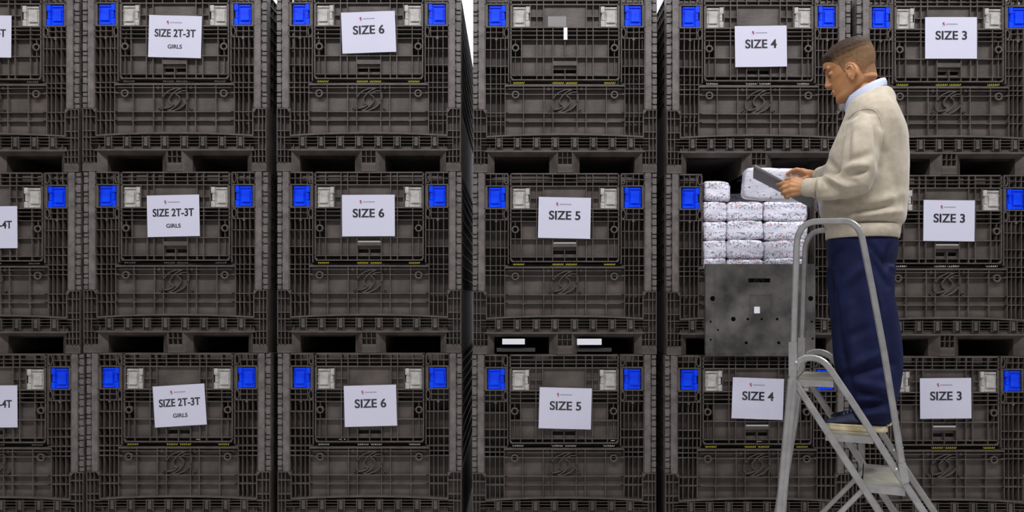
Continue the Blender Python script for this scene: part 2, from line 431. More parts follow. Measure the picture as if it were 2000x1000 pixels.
COLN = ('at the far left edge, cut off by the frame', 'in the column of SIZE 2T-3T signs', 'in the column of SIZE 6 signs', '', '', 'in the column of SIZE 3 signs')
POS = {}
for c in range(6):
    for r in range(3):
        cx = CXS[c][r]; top = LY[c]-48-(2-r)*H
        loc = ray(cx, top+H, D); POS[(c, r)] = loc.copy()
        op = (c == 4 and r == 1)
        key = 'open' if op else SPR[c][r]
        if key not in protos:
            o = protos[key] = make_container(SPR[c][r], not op)
            for q in bpy.data.objects:
                if q.parent: CH.setdefault(q.parent.name, []); 
            CH.clear()
            for q in bpy.data.objects:
                if q.parent: CH.setdefault(q.parent.name, []).append(q)
        else:
            o = copy_tree(protos[key])
        o.location = loc
        if c in (0, 1, 2, 5): lab = 'dark plastic bulk container, %s tier, %s' % (TIER[r], COLN[c])
        elif c == 3: lab = ('dark plastic bulk container with no size sign, only a white strip, in the top tier', 'dark plastic bulk container, middle tier, carrying a SIZE 5 sign', 'dark plastic bulk container, bottom tier, carrying a SIZE 5 sign')[r]
        else: lab = ('dark plastic bulk container, top tier, carrying the SIZE 4 sign beside the man', 'dark plastic bulk container with its drop door open, filled with floral packs', 'dark plastic bulk container, bottom tier, with SIZE 4 sign behind the ladder')[r]
        tag(o, lab, 'container', 'stacked bulk containers')
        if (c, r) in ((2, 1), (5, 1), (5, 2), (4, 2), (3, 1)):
            st = MB(); bx(st, -22, 22, 135.2, 138.6, .0005, .003); q_ = st.obj('handle_glint', M['silver'], o); q_['label'] = 'added bright strip imitating a glint along the door handle'  # added bright strip imitates the light reflected off the plastic handle

# the open container's hanging drop door (its smooth inner side faces out)
EX, EY, EZ = POS[(4, 1)]
def open_door():
    mb = MB(); n = 1
    T = ray(0, 516, D).z-EZ; Bt = ray(0, 694, D).z-EZ
    # plate with real through-slots: assembled from strips around the openings
    x0, x1 = -106*PX, 107*PX; y0, y1 = -.030, -.016
    slot = (-23*PX, 20*PX, T-36*PX, T-28*PX)
    mb.box(x0, slot[0], y0, y1, slot[2], slot[3]); mb.box(slot[1], x1, y0, y1, slot[2], slot[3])
    mb.box(x0, x1, y0, y1, slot[3], T); mb.box(x0, x1, y0, y1, Bt+.0, slot[2])
    mb.box(x0, x1, y1, .0-.008, T-.01, T); mb.box(x0, x0+.008, y1, -.004, Bt, T); mb.box(x1-.008, x1, y1, -.004, Bt, T); mb.box(x0, x1, y1, -.004, Bt, Bt+.008)
    for s in (-1, 1): mb.box(s*85*PX-.003, s*85*PX+.003, y1, -.005, Bt, T)
    # raised panel edges on the smooth side
    for (a, b, c, d) in ((-20, 22, 60, 61), (-20, -19, 60, 104), (21, 22, 60, 104), (-104, 104, 172, 173.5), (-88, -87.2, 4, 170), (88, 88.8, 4, 170)):
        mb.box(a*PX, b*PX, y0-.0015, y0, T-d*PX, T-c*PX)
    return mb.obj('drop_door', M['plastic_inside'], OPEN), T, Bt
OPEN = protos['open']
od, T, Bt = open_door(); od['label'] = 'open drop door hanging down, smooth scuffed inner side out'
mb = MB()
for x, v, r in ((-92,67,5),(98,67,5),(-52,107,4.5),(-24,107,2.6),(3,107,2.2),(33,107,2.6),(-82,128,2),(88,128,2),(-27,153,3),(36,153,3),(-96,112,2),(-96,147,2),(60,107,2),(100,112,2.2),(102,145,2.2)):
    p = (x*PX, -.0312, T-v*PX); k = 12
    mb.rings([[(p[0]+r*PX*math.cos(2*math.pi*i/k)*q, y, p[2]+r*PX*math.sin(2*math.pi*i/k)*q) for i in range(k)] for q, y in ((1, -.028), (1, -.0303))])
mb.obj('moulded_holes', mat('hole_black', (.004,.004,.004), .9, spec=0), od)
mb = MB(); a = ray(1473, 599, D-.032)-Vector(POS[(4,1)]); b = ray(1484, 612, D-.032)-Vector(POS[(4,1)])
mb.box(a.x, b.x, -.0325, -.030, b.z, a.z); mb.obj('paper_tag', M['white'], od)['label'] = 'small white tag'
# back of the post stub ends beside the opening
# ---------------------------------------------------------------- signs
FONT = bpy.data.fonts[0] if bpy.data.fonts else None
def text_mesh(body, h, wd, z, y, m_, bold=.012, cx=0):
    cu = bpy.data.curves.new('txt', 'FONT'); cu.body = body; cu.align_x = 'CENTER'; cu.align_y = 'CENTER'; cu.size = 1; cu.offset = bold; cu.extrude = .0
    cu.space_character = 1.02
    o = bpy.data.objects.new('txt', cu); C.objects.link(o)
    dg = bpy.context.evaluated_depsgraph_get(); me = bpy.data.meshes.new_from_object(o.evaluated_get(dg))
    bpy.data.objects.remove(o)
    xs = [v.co.x for v in me.vertices]; ys = [v.co.y for v in me.vertices]
    sx = wd/(max(xs)-min(xs)); sy = h/(max(ys)-min(ys)); mxx = (max(xs)+min(xs))/2; myy = (max(ys)+min(ys))/2
    for v in me.vertices: v.co = Vector(((v.co.x-mxx)*sx+cx, y, (v.co.y-myy)*sy+z))
    bm = bmesh.new(); bm.from_mesh(me); g = bmesh.ops.duplicate(bm, geom=bm.verts[:]+bm.edges[:]+bm.faces[:])
    for e in g['geom']:
        if isinstance(e, bmesh.types.BMVert): e.co.x += h*.035
    bm.to_mesh(me); bm.free()
    me.materials.clear(); me.materials.append(m_); return me
signs = [  # cx, cy, w, h, tilt, lines, label
 (342, 71.5, 103, 82, -1.5, 'SIZE 2T-3T', 'GIRLS', 'white SIZE 2T-3T GIRLS sign in glossy sleeve on the top tier container'),
 (338.5, 421.5, 102, 81, 1.2, 'SIZE 2T-3T', 'GIRLS', 'white SIZE 2T-3T GIRLS sign on the middle tier container'),
 (351, 792, 101, 80, 3.5, 'SIZE 2T-3T', 'GIRLS', 'tilted white SIZE 2T-3T GIRLS sign on the bottom tier container'),
 (720, 63, 105, 80, 2.0, 'SIZE 6', '', 'white SIZE 6 sign in glossy sleeve on the top tier container'),
 (719.5, 421, 103, 81, .3, 'SIZE 6', '', 'white SIZE 6 sign on the middle tier container'),
 (723.5, 792.5, 102, 80, 1.5, 'SIZE 6', '', 'white SIZE 6 sign on the bottom tier container'),
 (1102.5, 425.5, 102, 80, -1.2, 'SIZE 5', '', 'white SIZE 5 sign on the middle tier container'),
 (1104, 797.5, 102, 80, -1.5, 'SIZE 5', '', 'white SIZE 5 sign on the bottom tier container'),
 (1486, 90.5, 101, 80, .8, 'SIZE 4', '', 'white SIZE 4 sign on the top tier container, left of the man'),
 (1480, 778.5, 100, 80, -2.0, 'SIZE 4', '', 'white SIZE 4 sign on the bottom tier, below the hanging drop door'),
 (1857.5, 74, 101, 81, .0, 'SIZE 3', '', 'white SIZE 3 sign on the top tier container, right of the man\'s head'),
 (1853.5, 431, 100, 80, -.6, 'SIZE 3', '', 'white SIZE 3 sign on the middle tier container, behind the man'),
 (1847, 778, 100, 79, .5, 'SIZE 3', '', 'white SIZE 3 sign on the bottom tier container, right of the ladder'),
 (-29, 71, 102, 82, -.5, 'SIZE 3T-4T', 'GIRLS', 'sign cut off by the left frame edge on the top tier, ending in T'),
 (-17, 444, 102, 82, .5, 'SIZE 3T-4T', '', 'sign ending in -4T at the left frame edge, middle tier'),
 (-17, 794, 102, 82, .5, 'SIZE 3T-4T', '', 'sign ending in -4T at the left frame edge, bottom tier'),
]
for i, (cx, cy, w_, h_, tilt, l1, l2, lab) in enumerate(signs):
    dep = D-.008; s = dep/F
    loc = ray(cx, cy, dep); W = w_*s; Hh = h_*s
    root = empty('size_sign', loc, lab, 'sign', 'paper size signs on the containers'); root.rotation_euler = (0, -math.radians(tilt), 0)
    mb = MB(); nx = 12; amp = .0025 if 'glossy' in lab else .0012
    bend = lambda x: -amp*(1+math.sin(x*19+i*2.1))*.5
    g = lambda x: (x, bend(x))
    vs = []; fs = []
    for a in range(nx+1):
        x = -W/2+W*a/nx
        for y in (0, .0012):
            for z in (-Hh/2, Hh/2): vs.append((x, bend(x)+y, z))
    for a in range(nx):
        b = 4*a; fs += [(b, b+4, b+5, b+1), (b+2, b+3, b+7, b+6), (b+1, b+5, b+7, b+3), (b, b+2, b+6, b+4)]
    fs += [(0, 1, 3, 2), (4*nx, 4*nx+2, 4*nx+3, 4*nx+1)]
    mb.add(vs, fs); pap = mb.obj('paper', M['paper'], root)
    ty = -.0006
    tw = 61*s if len(l1) == 6 else 80*s
    me = text_mesh(l1, 17.5*s if len(l1) == 6 else 15.5*s, tw, (Hh*.06 if not l2 else Hh*.08), 0, M['ink'], .018)
    for v in me.vertices: v.co.y = bend(v.co.x)-.0007
    link('lettering', me, pap)
    if l2:
        me = text_mesh(l2, 8*s, 28*s, -Hh*.24, 0, M['ink'], .016)
        for v in me.vertices: v.co.y = bend(v.co.x)-.0007
        link('small_lettering', me, pap)
    # the little letterhead mark: a red hook and a fine pale line of print too small to read
    mb = MB(); zx = -15*s; zz = Hh*.335
    mb.tube([(zx+1.6*s, bend(zx)-.001, zz+2.4*s), (zx-1.2*s, bend(zx)-.001, zz+2*s), (zx-1*s, bend(zx)-.001, zz+.2*s), (zx+1.5*s, bend(zx)-.001, zz-.6*s), (zx+.8*s, bend(zx)-.001, zz-3.5*s)], .9*s, 5)
    mb.obj('letterhead_mark', M['red_ink'], pap)
    mb = MB()
    for k in range(9):
        x = zx+(5+k*2.6)*s; mb.box(x, x+1.9*s, bend(x)-.0011, bend(x)-.0003, zz-1.1*s, zz+.6*s)
    mb.obj('letterhead_print', M['pale_ink'], pap)
    if 'glossy' in lab: amp2 = .006; gm = 3
    else: amp2 = .0015; gm = 1.5
    mb = MB(); W2 = W/2+gm*s; H2 = Hh/2+gm*s; nn = 14; G = []
    for a in range(nn+1):
        for b in range(nn+1):
            u = -1+2*a/nn; v = -1+2*b/nn; x = u*W2; z = v*H2
            G.append((x, -.0035-abs(amp2*noise.noise(Vector((x*9+i*5, z*11, i))))*(abs(u)**3+abs(v)**3), z))
    mb.add(G, [(a*(nn+1)+b, (a+1)*(nn+1)+b, (a+1)*(nn+1)+b+1, a*(nn+1)+b+1) for a in range(nn) for b in range(nn)])
    me = bpy.data.meshes.new('plastic_sleeve'); me.from_pydata(mb.v, [], mb.f); me.materials.append(M['sleeve'])
    me.polygons.foreach_set('use_smooth', [True]*len(me.polygons))
    o = link('plastic_sleeve', me, root)
    o['label'] = 'clear plastic sleeve'
# loose bits on the unsigned container
mb = MB(); a = ray(1101, 54, D-.003); b = ray(1108, 78, D-.003); mb.box(-.0115, .0115, -.003, 0, -.038, .038)
o = mb.obj('paper_strip', M['white'], None, False, (a+b)/2); tag(o, 'short white paper strip left on the unsigned top tier container', 'paper')
mb = MB(); a = ray(1070, 32, D+.012); b = ray(1106, 54, D+.012); c_ = (a+b)/2; hw = (b.x-a.x)/2; hh = (a.z-b.z)/2
mb.box(-hw, hw, -.0012, 0, -hh, hh)
o = mb.obj('tape_patch', M['frost'], None, False, c_); tag(o, 'pale patch of clear tape above the white strip on the unsigned container', 'tape')
# things lying in the fork openings between the SIZE 5 containers
for (xa, xb, ya, yb, lab) in ((981, 1025, 661, 672, 'white card in the left fork opening under the middle SIZE 5 container'), (1127, 1175, 661, 673, 'white card in the right fork opening under the middle SIZE 5 container')):
    dep = D+.010; a = ray(xa, ya, dep); b = ray(xb, yb, dep)
    zt = POS[(3, 1)].z+.0
    root = empty('storage_tray', ((a.x+b.x)/2, dep, zt-.002), lab.replace('white card', 'dark tray with white card'), 'tray', 'trays in the fork openings')
    mb = MB(); w2 = (b.x-a.x)/2+.035
    mb.box(-w2, w2+.03, .022, .22, 0, .018); mb.box(-w2, w2+.03, .022, .028, 0, .042); mb.obj('tray_body', M['rubber'], root)
    mb = MB(); hh = a.z-b.z; zc = (a.z+b.z)/2-zt; mb.hexa([(x, y, z) for z, y0 in ((zc-hh/2, 0), (zc+hh/2, 0)) for x, y in ((-(b.x-a.x)/2, y0), ((b.x-a.x)/2, y0), ((b.x-a.x)/2, y0+.003), (-(b.x-a.x)/2, y0+.003))]); mb.obj('card', M['white'], root)['label'] = 'white card'

# ---------------------------------------------------------------- packs of nappies in the open container
def pack_material(name, seed):
    m = mat(name, (.75,.75,.8), .28, spec=.5); b = m.node_tree.nodes['Principled BSDF']
    tc = nd(m, 'ShaderNodeTexCoord'); mp = nd(m, 'ShaderNodeMapping'); mp.inputs['Location'].default_value = (seed, seed*2.3, seed*.7)
    lk(m, tc.outputs['Object'], mp.inputs[0])
    sep = nd(m, 'ShaderNodeSeparateXYZ'); lk(m, tc.outputs['Object'], sep.inputs[0])
    cur = (.80, .79, .84, 1); last = None
    def rgb(c):
        n = nd(m, 'ShaderNodeRGB'); n.outputs[0].default_value = c; return n.outputs[0]
    last = rgb((.72,.72,.82,1))
    for k, (sc, th, col, rnd) in enumerate(((80, .42, (.10,.11,.14,1), .9), (100, .36, (.16,.14,.20,1), 1), (62, .34, (.62,.12,.16,1), 1), (52, .32, (.13,.27,.22,1), 1), (40, .30, (.78,.50,.42,1), 1))):
        v = nd(m, 'ShaderNodeTexVoronoi'); v.inputs['Scale'].default_value = sc; v.inputs['Randomness'].default_value = rnd
        ad = nd(m, 'ShaderNodeVectorMath'); ad.operation = 'ADD'; ad.inputs[1].default_value = (k*1.7, k*3.1, k*.9); lk(m, mp.outputs[0], ad.inputs[0])
        no = nd(m, 'ShaderNodeTexNoise'); no.inputs['Scale'].default_value = 45; lk(m, ad.outputs[0], no.inputs['Vector'])
        mxv = nd(m, 'ShaderNodeVectorMath'); mxv.operation = 'MULTIPLY_ADD'; mxv.inputs[1].default_value = (.012,.012,.012)
        lk(m, no.outputs['Color'], mxv.inputs[0]); lk(m, ad.outputs[0], mxv.inputs[2]); lk(m, mxv.outputs[0], v.inputs['Vector'])
        lt = nd(m, 'ShaderNodeMath'); lt.operation = 'LESS_THAN'; lt.inputs[1].default_value = th; lk(m, v.outputs['Distance'], lt.inputs[0])
        # only some cells carry a motif
        sc_ = nd(m, 'ShaderNodeSeparateColor'); lk(m, v.outputs['Color'], sc_.inputs[0])
        gt = nd(m, 'ShaderNodeMath'); gt.operation = 'GREATER_THAN'; gt.inputs[1].default_value = (.45, .5, .74, .68, .76)[k]; lk(m, sc_.outputs[0], gt.inputs[0])
        mu = nd(m, 'ShaderNodeMath'); mu.operation = 'MULTIPLY'; lk(m, lt.outputs[0], mu.inputs[0]); lk(m, gt.outputs[0], mu.inputs[1])
        # a plain band runs round the middle of the pack
        ab = nd(m, 'ShaderNodeMath'); ab.operation = 'ABSOLUTE'; lk(m, sep.outputs[2], ab.inputs[0])
        bd = nd(m, 'ShaderNodeMath'); bd.operation = 'GREATER_THAN'; bd.inputs[1].default_value = .011; lk(m, ab.outputs[0], bd.inputs[0])
        m2 = nd(m, 'ShaderNodeMath'); m2.operation = 'MULTIPLY'; lk(m, mu.outputs[0], m2.inputs[0]); lk(m, bd.outputs[0], m2.inputs[1])
        m3 = nd(m, 'ShaderNodeMath'); m3.operation = 'MULTIPLY'; m3.inputs[1].default_value = .72; lk(m, m2.outputs[0], m3.inputs[0])
        mx = nd(m, 'ShaderNodeMix'); mx.data_type = 'RGBA'; lk(m, m3.outputs[0], mx.inputs[0]); lk(m, last, mx.inputs[6]); mx.inputs[7].default_value = col
        last = mx.outputs[2]
    lk(m, last, b.inputs['Base Color'])
    n2 = nd(m, 'ShaderNodeTexNoise'); n2.inputs['Scale'].default_value = 26; n2.inputs['Detail'].default_value = 3; n2.inputs['Distortion'].default_value = 1.5
    mp2 = nd(m, 'ShaderNodeMapping'); mp2.inputs['Scale'].default_value = (.6,.6,1.6); lk(m, mp.outputs[0], mp2.inputs[0]); lk(m, mp2.outputs[0], n2.inputs['Vector'])
    bp = nd(m, 'ShaderNodeBump'); bp.inputs['Strength'].default_value = .3; bp.inputs['Distance'].default_value = .012
    lk(m, n2.outputs['Fac'], bp.inputs['Height']); lk(m, bp.outputs[0], b.inputs['Normal'])
    return m
PM = [pack_material('floral_film', .0), pack_material('floral_film', 3.7), pack_material('floral_film', 8.1)]
def pack_mesh(w_, d_, h_, seed, mat_, tuck=0):
    n = 22; me = bpy.data.meshes.new('pack'); bm = bmesh.new()
    bmesh.ops.create_cube(bm, size=2); bmesh.ops.subdivide_edges(bm, edges=bm.edges[:], cuts=n, use_grid_fill=True)
    for v in bm.verts:
        p = v.co.copy()
        q = Vector([math.copysign(abs(math.sin(abs(c)*math.pi/2))**.75, c) for c in p])
        ln = (abs(q.x)**12+abs(q.y)**12+abs(q.z)**9)**(1/11); q = q/max(ln, .93)
        # end seams are gathered flat
        r = Vector((q.x*w_/2, q.y*d_/2, q.z*h_/2*(1-.10*abs(q.x)**6)))
        a = noise.noise(Vector((r.x*14+seed*7, r.y*14, r.z*20)))*.007+noise.noise(Vector((r.x*38+seed, r.y*38, r.z*60)))*.0032
        nn = Vector((q.x**5, q.y**5, q.z**5)); nn.normalize(); r += nn*a
        r.z -= .004*math.sin(r.x*9+seed)
        v.co = r
    bm.to_mesh(me); bm.free(); me.materials.append(mat_)
    me.polygons.foreach_set('use_smooth', [True]*len(me.polygons)); return me
def seam_mesh(w_, d_, h_, seed, side):
    """the gathered, heat-sealed film fin at one end of the pack"""
    mb = MB(); n = 16; G = []
    for k in range(4):
        t = k/3
        for i in range(n):
            z = (-.5+i/(n-1))*h_*(.72-.05*t)
            G.append((side*(w_*.485+t*.020), -d_*.36+.004*math.sin(i*2.6+seed)*t*1.5+t*.003, z))
    vs = G+[(x, y+.0015, z) for x, y, z in G]; fs = []
    for k in range(3):
        for i in range(n-1):
            a = k*n+i; fs.append((a, a+1, a+n+1, a+n)); fs.append((a+4*n, a+n+4*n, a+n+1+4*n, a+1+4*n))
    for k in range(3): fs += [(k*n, (k+1)*n, (k+1)*n+4*n, k*n+4*n), (k*n+n-1, k*n+n-1+4*n, (k+1)*n+n-1+4*n, (k+1)*n+n-1)]
    for i in range(n-1): fs += [(3*n+i, 3*n+i+1, 7*n+i+1, 7*n+i), (i, 4*n+i, 4*n+i+1, i+1)]
    mb.add(vs, fs); return mb.mesh('film_seam', M['film'], True)
M['film'] = mat('white_film', (.70,.70,.80), .25)
YP = D+.022                       # front faces of the packs
cols = ((1375, 1422.5, 'left'), (1423, 1495.5, 'middle'), (1496, 1583, 'right'))
zfloor = EZ+(H-308)*PX+.003
rowsy = [392.5, 430.5, 467.5, 504]
pitch = 37.4*PX
k = 0
BASEZ = ray(0, 504, D).z-.001
nrows = int((BASEZ-zfloor)/pitch)
RN = ('top full row', 'second full row', 'third full row', 'row just showing above the lowered door')
for ci, (xa, xb, cn) in enumerate(cols):
    for r in range(4+nrows-0):
        zt = ray(0, 392.8, D).z-r*pitch; zb = zt-pitch
        if r == 3+nrows: zb = zfloor; 
        if zb < zfloor-.002 and r < 3+nrows: break
        w_ = (xb-xa)*PX+.002; h_ = zt-zb-.0015; d_ = .34
        if h_ < .03: continue
        jx = random.uniform(-.002, .002); dy = random.uniform(0, .010)
        c_ = Vector(((xa+xb)/2*PX-1000*PX, YP+d_/2+dy, (zt+zb)/2))
        lab = 'white floral nappy pack, %s column, %s of the stack' % (cn, RN[r]) if r < 4 else 'white floral nappy pack hidden low in the open container'
        root = empty('nappy_pack', c_, lab, 'diaper pack', 'nappy packs stacked in the open container')
        if r < 4: root.rotation_euler = (0, math.radians(random.uniform(-1.6, 1.2)), 0)
        link('film_wrap', pack_mesh(w_, d_, h_+.006, k*1.37, PM[k % 3]), root)
        if r < 4:
            o = link('end_seam', seam_mesh(w_*.92, d_, h_, k, 1 if ci < 2 else -1), root); o['label'] = 'white gathered end seam'
        k += 1
# the pack on top at the left, and one set back beside it
a = ray(1375, 353.5, D+.02); b = ray(1428, 392.5, D+.02)
root = empty('nappy_pack', ((a.x+b.x)/2, YP+.17, (a.z+b.z)/2), 'single white floral nappy pack lying on top of the left column, beside the blue latch', 'diaper pack', 'nappy packs stacked in the open container')
link('film_wrap', pack_mesh(b.x-a.x-.004, .34, a.z-b.z+.003, 31.2, PM[0]), root); link('end_seam', seam_mesh((b.x-a.x)*.95, .30, (a.z-b.z), 5, 1), root)['label'] = 'white gathered end seam'
a = ray(1424, 369, D+.40); b = ray(1496, 401, D+.40)
root = empty('nappy_pack', ((a.x+b.x)/2, D+.40+.17, ray(0, 392.8, D).z+.055), 'shaded nappy pack set back behind the lifted pack in the open container', 'diaper pack', 'nappy packs stacked in the open container')
link('film_wrap', pack_mesh(b.x-a.x, .30, .11, 17.2, PM[1]), root)
# layer behind carries it
for ci, (xa, xb, cn) in enumerate(cols):
    pass

# ---------------------------------------------------------------- man's own frame: forward, left (towards the camera), up
YAW = math.radians(26)
FW = Vector((-math.cos(YAW), math.sin(YAW), 0)); LF = Vector((-math.sin(YAW), -math.cos(YAW), 0)); UP = Vector((0, 0, 1))
O = Vector((1.667, 3.5, 0))
def mp(px, py, l=0.0):
    r = Vector(((px-1000)/F, 1, -(py-HOR)/F)); c0 = Vector((0, 0, CZ))
    t = (l-(c0-O).dot(LF))/r.dot(LF); return c0+r*t
def hwpx(px, py, l, hw):   # world half width of hw pixels there
    return hw/F*mp(px, py, l).y
def loft(mb, secs, n=40, e=2.3, fwd=FW, lf=LF):
    """secs: (py, xl, xr, lateral radius, lateral offset, exponent)"""
    R = []
    for sct in secs:
        py, xl, xr, al = sct[:4]; l = sct[4] if len(sct) > 4 else 0
        c = mp((xl+xr)/2, py, l); hw = (xr-xl)/2/F*c.y
        af = math.sqrt(max(hw*hw-(math.sin(YAW)*al)**2, (.45*hw)**2))/math.cos(YAW)
        ring_ = []
        for k in range(n):
            t = 2*math.pi*k/n; ct, st = math.cos(t), math.sin(t)
            ring_.append(c+FW*af*math.copysign(abs(ct)**(2/e), ct)+LF*al*math.copysign(abs(st)**(2/e), st))
        R.append(ring_)
    mb.rings(R)
def remesh(o, vox, sm=4, fac=.5):
    m = o.modifiers.new('r', 'REMESH'); m.mode = 'VOXEL'; m.voxel_size = vox; m.adaptivity = 0
    smoothmod(o, sm, fac); return baked(o)
def to_px(co):
    return (1000+co.x/co.y*F, HOR-(co.z-CZ)/co.y*F)
FK = 2.4
def folds(me, segs, near=True, noise_amp=0, nscale=9, stretch=(1,1,1)):
    """segs: ((x0,y0),(x1,y1), width px, depth m): creases running over the cloth on the side towards the camera"""
    me.update(); N = [v.normal.copy() for v in me.vertices]
    for i, v in enumerate(me.vertices):
        x, y = to_px(v.co); d = 0; nn = N[i]
        if nn.dot(LF) > -.2 or not near:
            for (a, b, w_, dep) in segs:
                ax, ay = a; bx_, by = b; L2 = (bx_-ax)**2+(by-ay)**2
                t = max(0, min(1, ((x-ax)*(bx_-ax)+(y-ay)*(by-ay))/L2)); qx = ax+(bx_-ax)*t; qy = ay+(by-ay)*t
                dd = math.hypot(x-qx, y-qy)/(w_*1.3)
                if dd < 3: d += FK*dep*math.exp(-dd*dd)*(.35+.65*math.sin(math.pi*min(1, max(0, t*.9+.05))))
        if noise_amp:
            q = Vector((v.co.x*stretch[0], v.co.y*stretch[1], v.co.z*stretch[2]))*nscale
            d += noise_amp*noise.noise(q)+noise_amp*.4*noise.noise(q*2.3)
        v.co = v.co+nn*max(-.020, min(.018, d))
    bm = bmesh.new(); bm.from_mesh(me); [bmesh.ops.smooth_vert(bm, verts=bm.verts[:], factor=.5, use_axis_x=True, use_axis_y=True, use_axis_z=True) for _ in range(2)]; bm.to_mesh(me); bm.free(); me.update()
def arc_pts(P, n=5):
    out = []
    for i in range(len(P)-1):
        p0 = Vector(P[max(i-1, 0)]); p1 = Vector(P[i]); p2 = Vector(P[i+1]); p3 = Vector(P[min(i+2, len(P)-1)])
        for k in range(n):
            t = k/n; q = .5*((2*p1)+(p2-p0)*t+(2*p0-5*p1+4*p2-p3)*t*t+(3*p1-p0-3*p2+p3)*t**3); out.append((q.x, q.y))
    return out+[P[-1]]
M['skin'] = noisy(mat('skin', (.5,.28,.17), .48, Subsurface_Weight=.08, Subsurface_Scale=.01), (.46,.215,.088), (.54,.275,.125), 14, 5, .08, 120)
M['skin'].node_tree.nodes['Principled BSDF'].inputs['Subsurface Radius'].default_value = (1, .4, .2)
M['knit'] = noisy(mat('cream_knit', (.55,.5,.42), .9, spec=.2, Sheen_Weight=.3), (.44,.385,.29), (.52,.46,.36), 30, 6, .14, 300)
M['navy'] = noisy(mat('navy_cotton', (.01,.02,.07), .75, spec=.2), (.004,.007,.036), (.008,.012,.054), 12, 6, .2, 300)
M['shoe'] = noisy(mat('navy_canvas', (.03,.04,.07), .8), (.022,.03,.06), (.04,.05,.09), 40, 5, .2, 300)
M['sole'] = noisy(mat('cream_rubber', (.55,.48,.30), .6), (.45,.37,.2), (.62,.55,.38), 30, 6, .1, 80)
# checked shirt collar
m = mat('checked_shirt', (.7,.72,.8), .8); b_ = m.node_tree.nodes['Principled BSDF']; tc = nd(m, 'ShaderNodeTexCoord'); last = None
for ax, (dirx, diry, dirz) in enumerate(((1, .2, .35), (-.35, .2, 1))):
    dt = nd(m, 'ShaderNodeVectorMath'); dt.operation = 'DOT_PRODUCT'; dt.inputs[1].default_value = (dirx*210, diry*210, dirz*210); lk(m, tc.outputs['Object'], dt.inputs[0])
    fr_ = nd(m, 'ShaderNodeMath'); fr_.operation = 'FRACT'; lk(m, dt.outputs['Value'], fr_.inputs[0])
    lt = nd(m, 'ShaderNodeMath'); lt.operation = 'LESS_THAN'; lt.inputs[1].default_value = .36; lk(m, fr_.outputs[0], lt.inputs[0])
    if last is None: last = lt.outputs[0]
    else:
        ad = nd(m, 'ShaderNodeMath'); ad.operation = 'ADD'; lk(m, last, ad.inputs[0]); lk(m, lt.outputs[0], ad.inputs[1]); last = ad.outputs[0]
cr = nd(m, 'ShaderNodeValToRGB'); cr.color_ramp.elements[0].color = (.74,.77,.86,1); cr.color_ramp.elements[1].color = (.10,.19,.48,1)
hf = nd(m, 'ShaderNodeMath'); hf.operation = 'MULTIPLY'; hf.inputs[1].default_value = .5; lk(m, last, hf.inputs[0]); lk(m, hf.outputs[0], cr.inputs[0]); lk(m, cr.outputs[0], b_.inputs['Base Color'])
M['check'] = m

foot_near = mp(1670, 839, .10)
MAN = empty('person', (0, 0, 0), 'man in cream sweater and navy trousers standing on the step ladder holding a tablet', 'person')
# ------------- sweater
mb = MB()
loft(mb, [(172, 1702, 1737, .055), (179, 1686, 1744, .090), (192, 1667, 1749, .122), (203, 1656, 1751, .155), (217, 1650, 1759, .19), (235, 1643, 1767, .213), (255, 1636, 1771, .222), (280, 1627, 1772, .22), (305, 1619, 1770.5, .212), (330, 1613, 1769, .205), (360, 1607, 1767, .2), (388, 1604, 1765, .195), (410, 1605.5, 1763, .195), (424, 1609, 1762.5, .194), (436, 1613, 1760, .19), (444, 1615.5, 1753, .184), (466, 1616, 1751, .182)], e=2.25)
SH_L = (1690, 232, .165); EL_L = (1672, 357, .265); WR_L = (1584, 366, .215)
def pts(*a): return [mp(*q) for q in a]
# near sleeve
mb.tube(pts((1702, 222, .06), (1692, 240, .15), (1687, 268, .20), (1682, 300, .225), (1680, 330, .24), (1671, 354, .245), (1648, 361, .24), (1625, 365, .232), (1606, 366.5, .222), (1594, 366.5, .215)),
        [.060, .074, .082, .083, .081, .075, .066, .058, .050, .043], 20)
mb.tube(pts((1600, 366.5, .218), (1590, 366, .212), (1569, 365.5, .20)), [.0445, .0415, .0385], 20)
# far sleeve
far = pts((1702, 228, -.08), (1690, 240, -.15), (1672, 268, -.20), (1655, 300, -.235), (1640, 326, -.27), (1626, 338, -.31), (1612, 342, -.35), (1597, 343, -.385))
mb.tube(far, [.066, .076, .078, .072, .066, .058, .050, .044], 20)
o = mb.obj('sweater', M['knit'], MAN, True); me = SW = remesh(o, .0075, 6, .6)
folds(me, [((1650, 330), (1692, 322), 5, .008), ((1645, 343), (1690, 334), 4, -.009), ((1652, 315), (1700, 300), 5, -.006), ((1660, 322), (1685, 316), 3, .006),
           ((1607, 352), (1640, 376), 4, -.008), ((1612, 345), (1655, 365), 4, .008), ((1625, 340), (1670, 356), 4, -.007), ((1597, 385), (1650, 380), 4, .006), ((1640, 385), (1690, 372), 5, -.006),
           ((1660, 250), (1652, 310), 5, -.006), ((1668, 262), (1666, 300), 5, .005), ((1712, 250), (1718, 330), 5, -.006), ((1706, 236), (1725, 300), 4, -.005), ((1720, 320), (1700, 372), 6, -.003),
           ((1652, 236), (1684, 214), 3, -.005), ((1684, 214), (1712, 220), 3, -.006), ((1712, 220), (1724, 250), 3, -.005),
           ((1690, 400), (1760, 380), 7, .007), ((1640, 425), (1758, 412), 5, .008), ((1620, 436), (1750, 437), 3.5, -.010), ((1655, 418), (1740, 402), 4, -.007), ((1608, 395), (1650, 405), 6, .005),
           ((1617, 310), (1640, 340), 5, -.005), ((1730, 190), (1765, 260), 8, .004), ((1590, 350), (1592, 383), 2.5, -.006), ((1599, 349), (1601, 385), 4, .006), ((1735, 300), (1758, 395), 7, -.005)],
      noise_amp=.0045, nscale=7, stretch=(1, 1, .7))
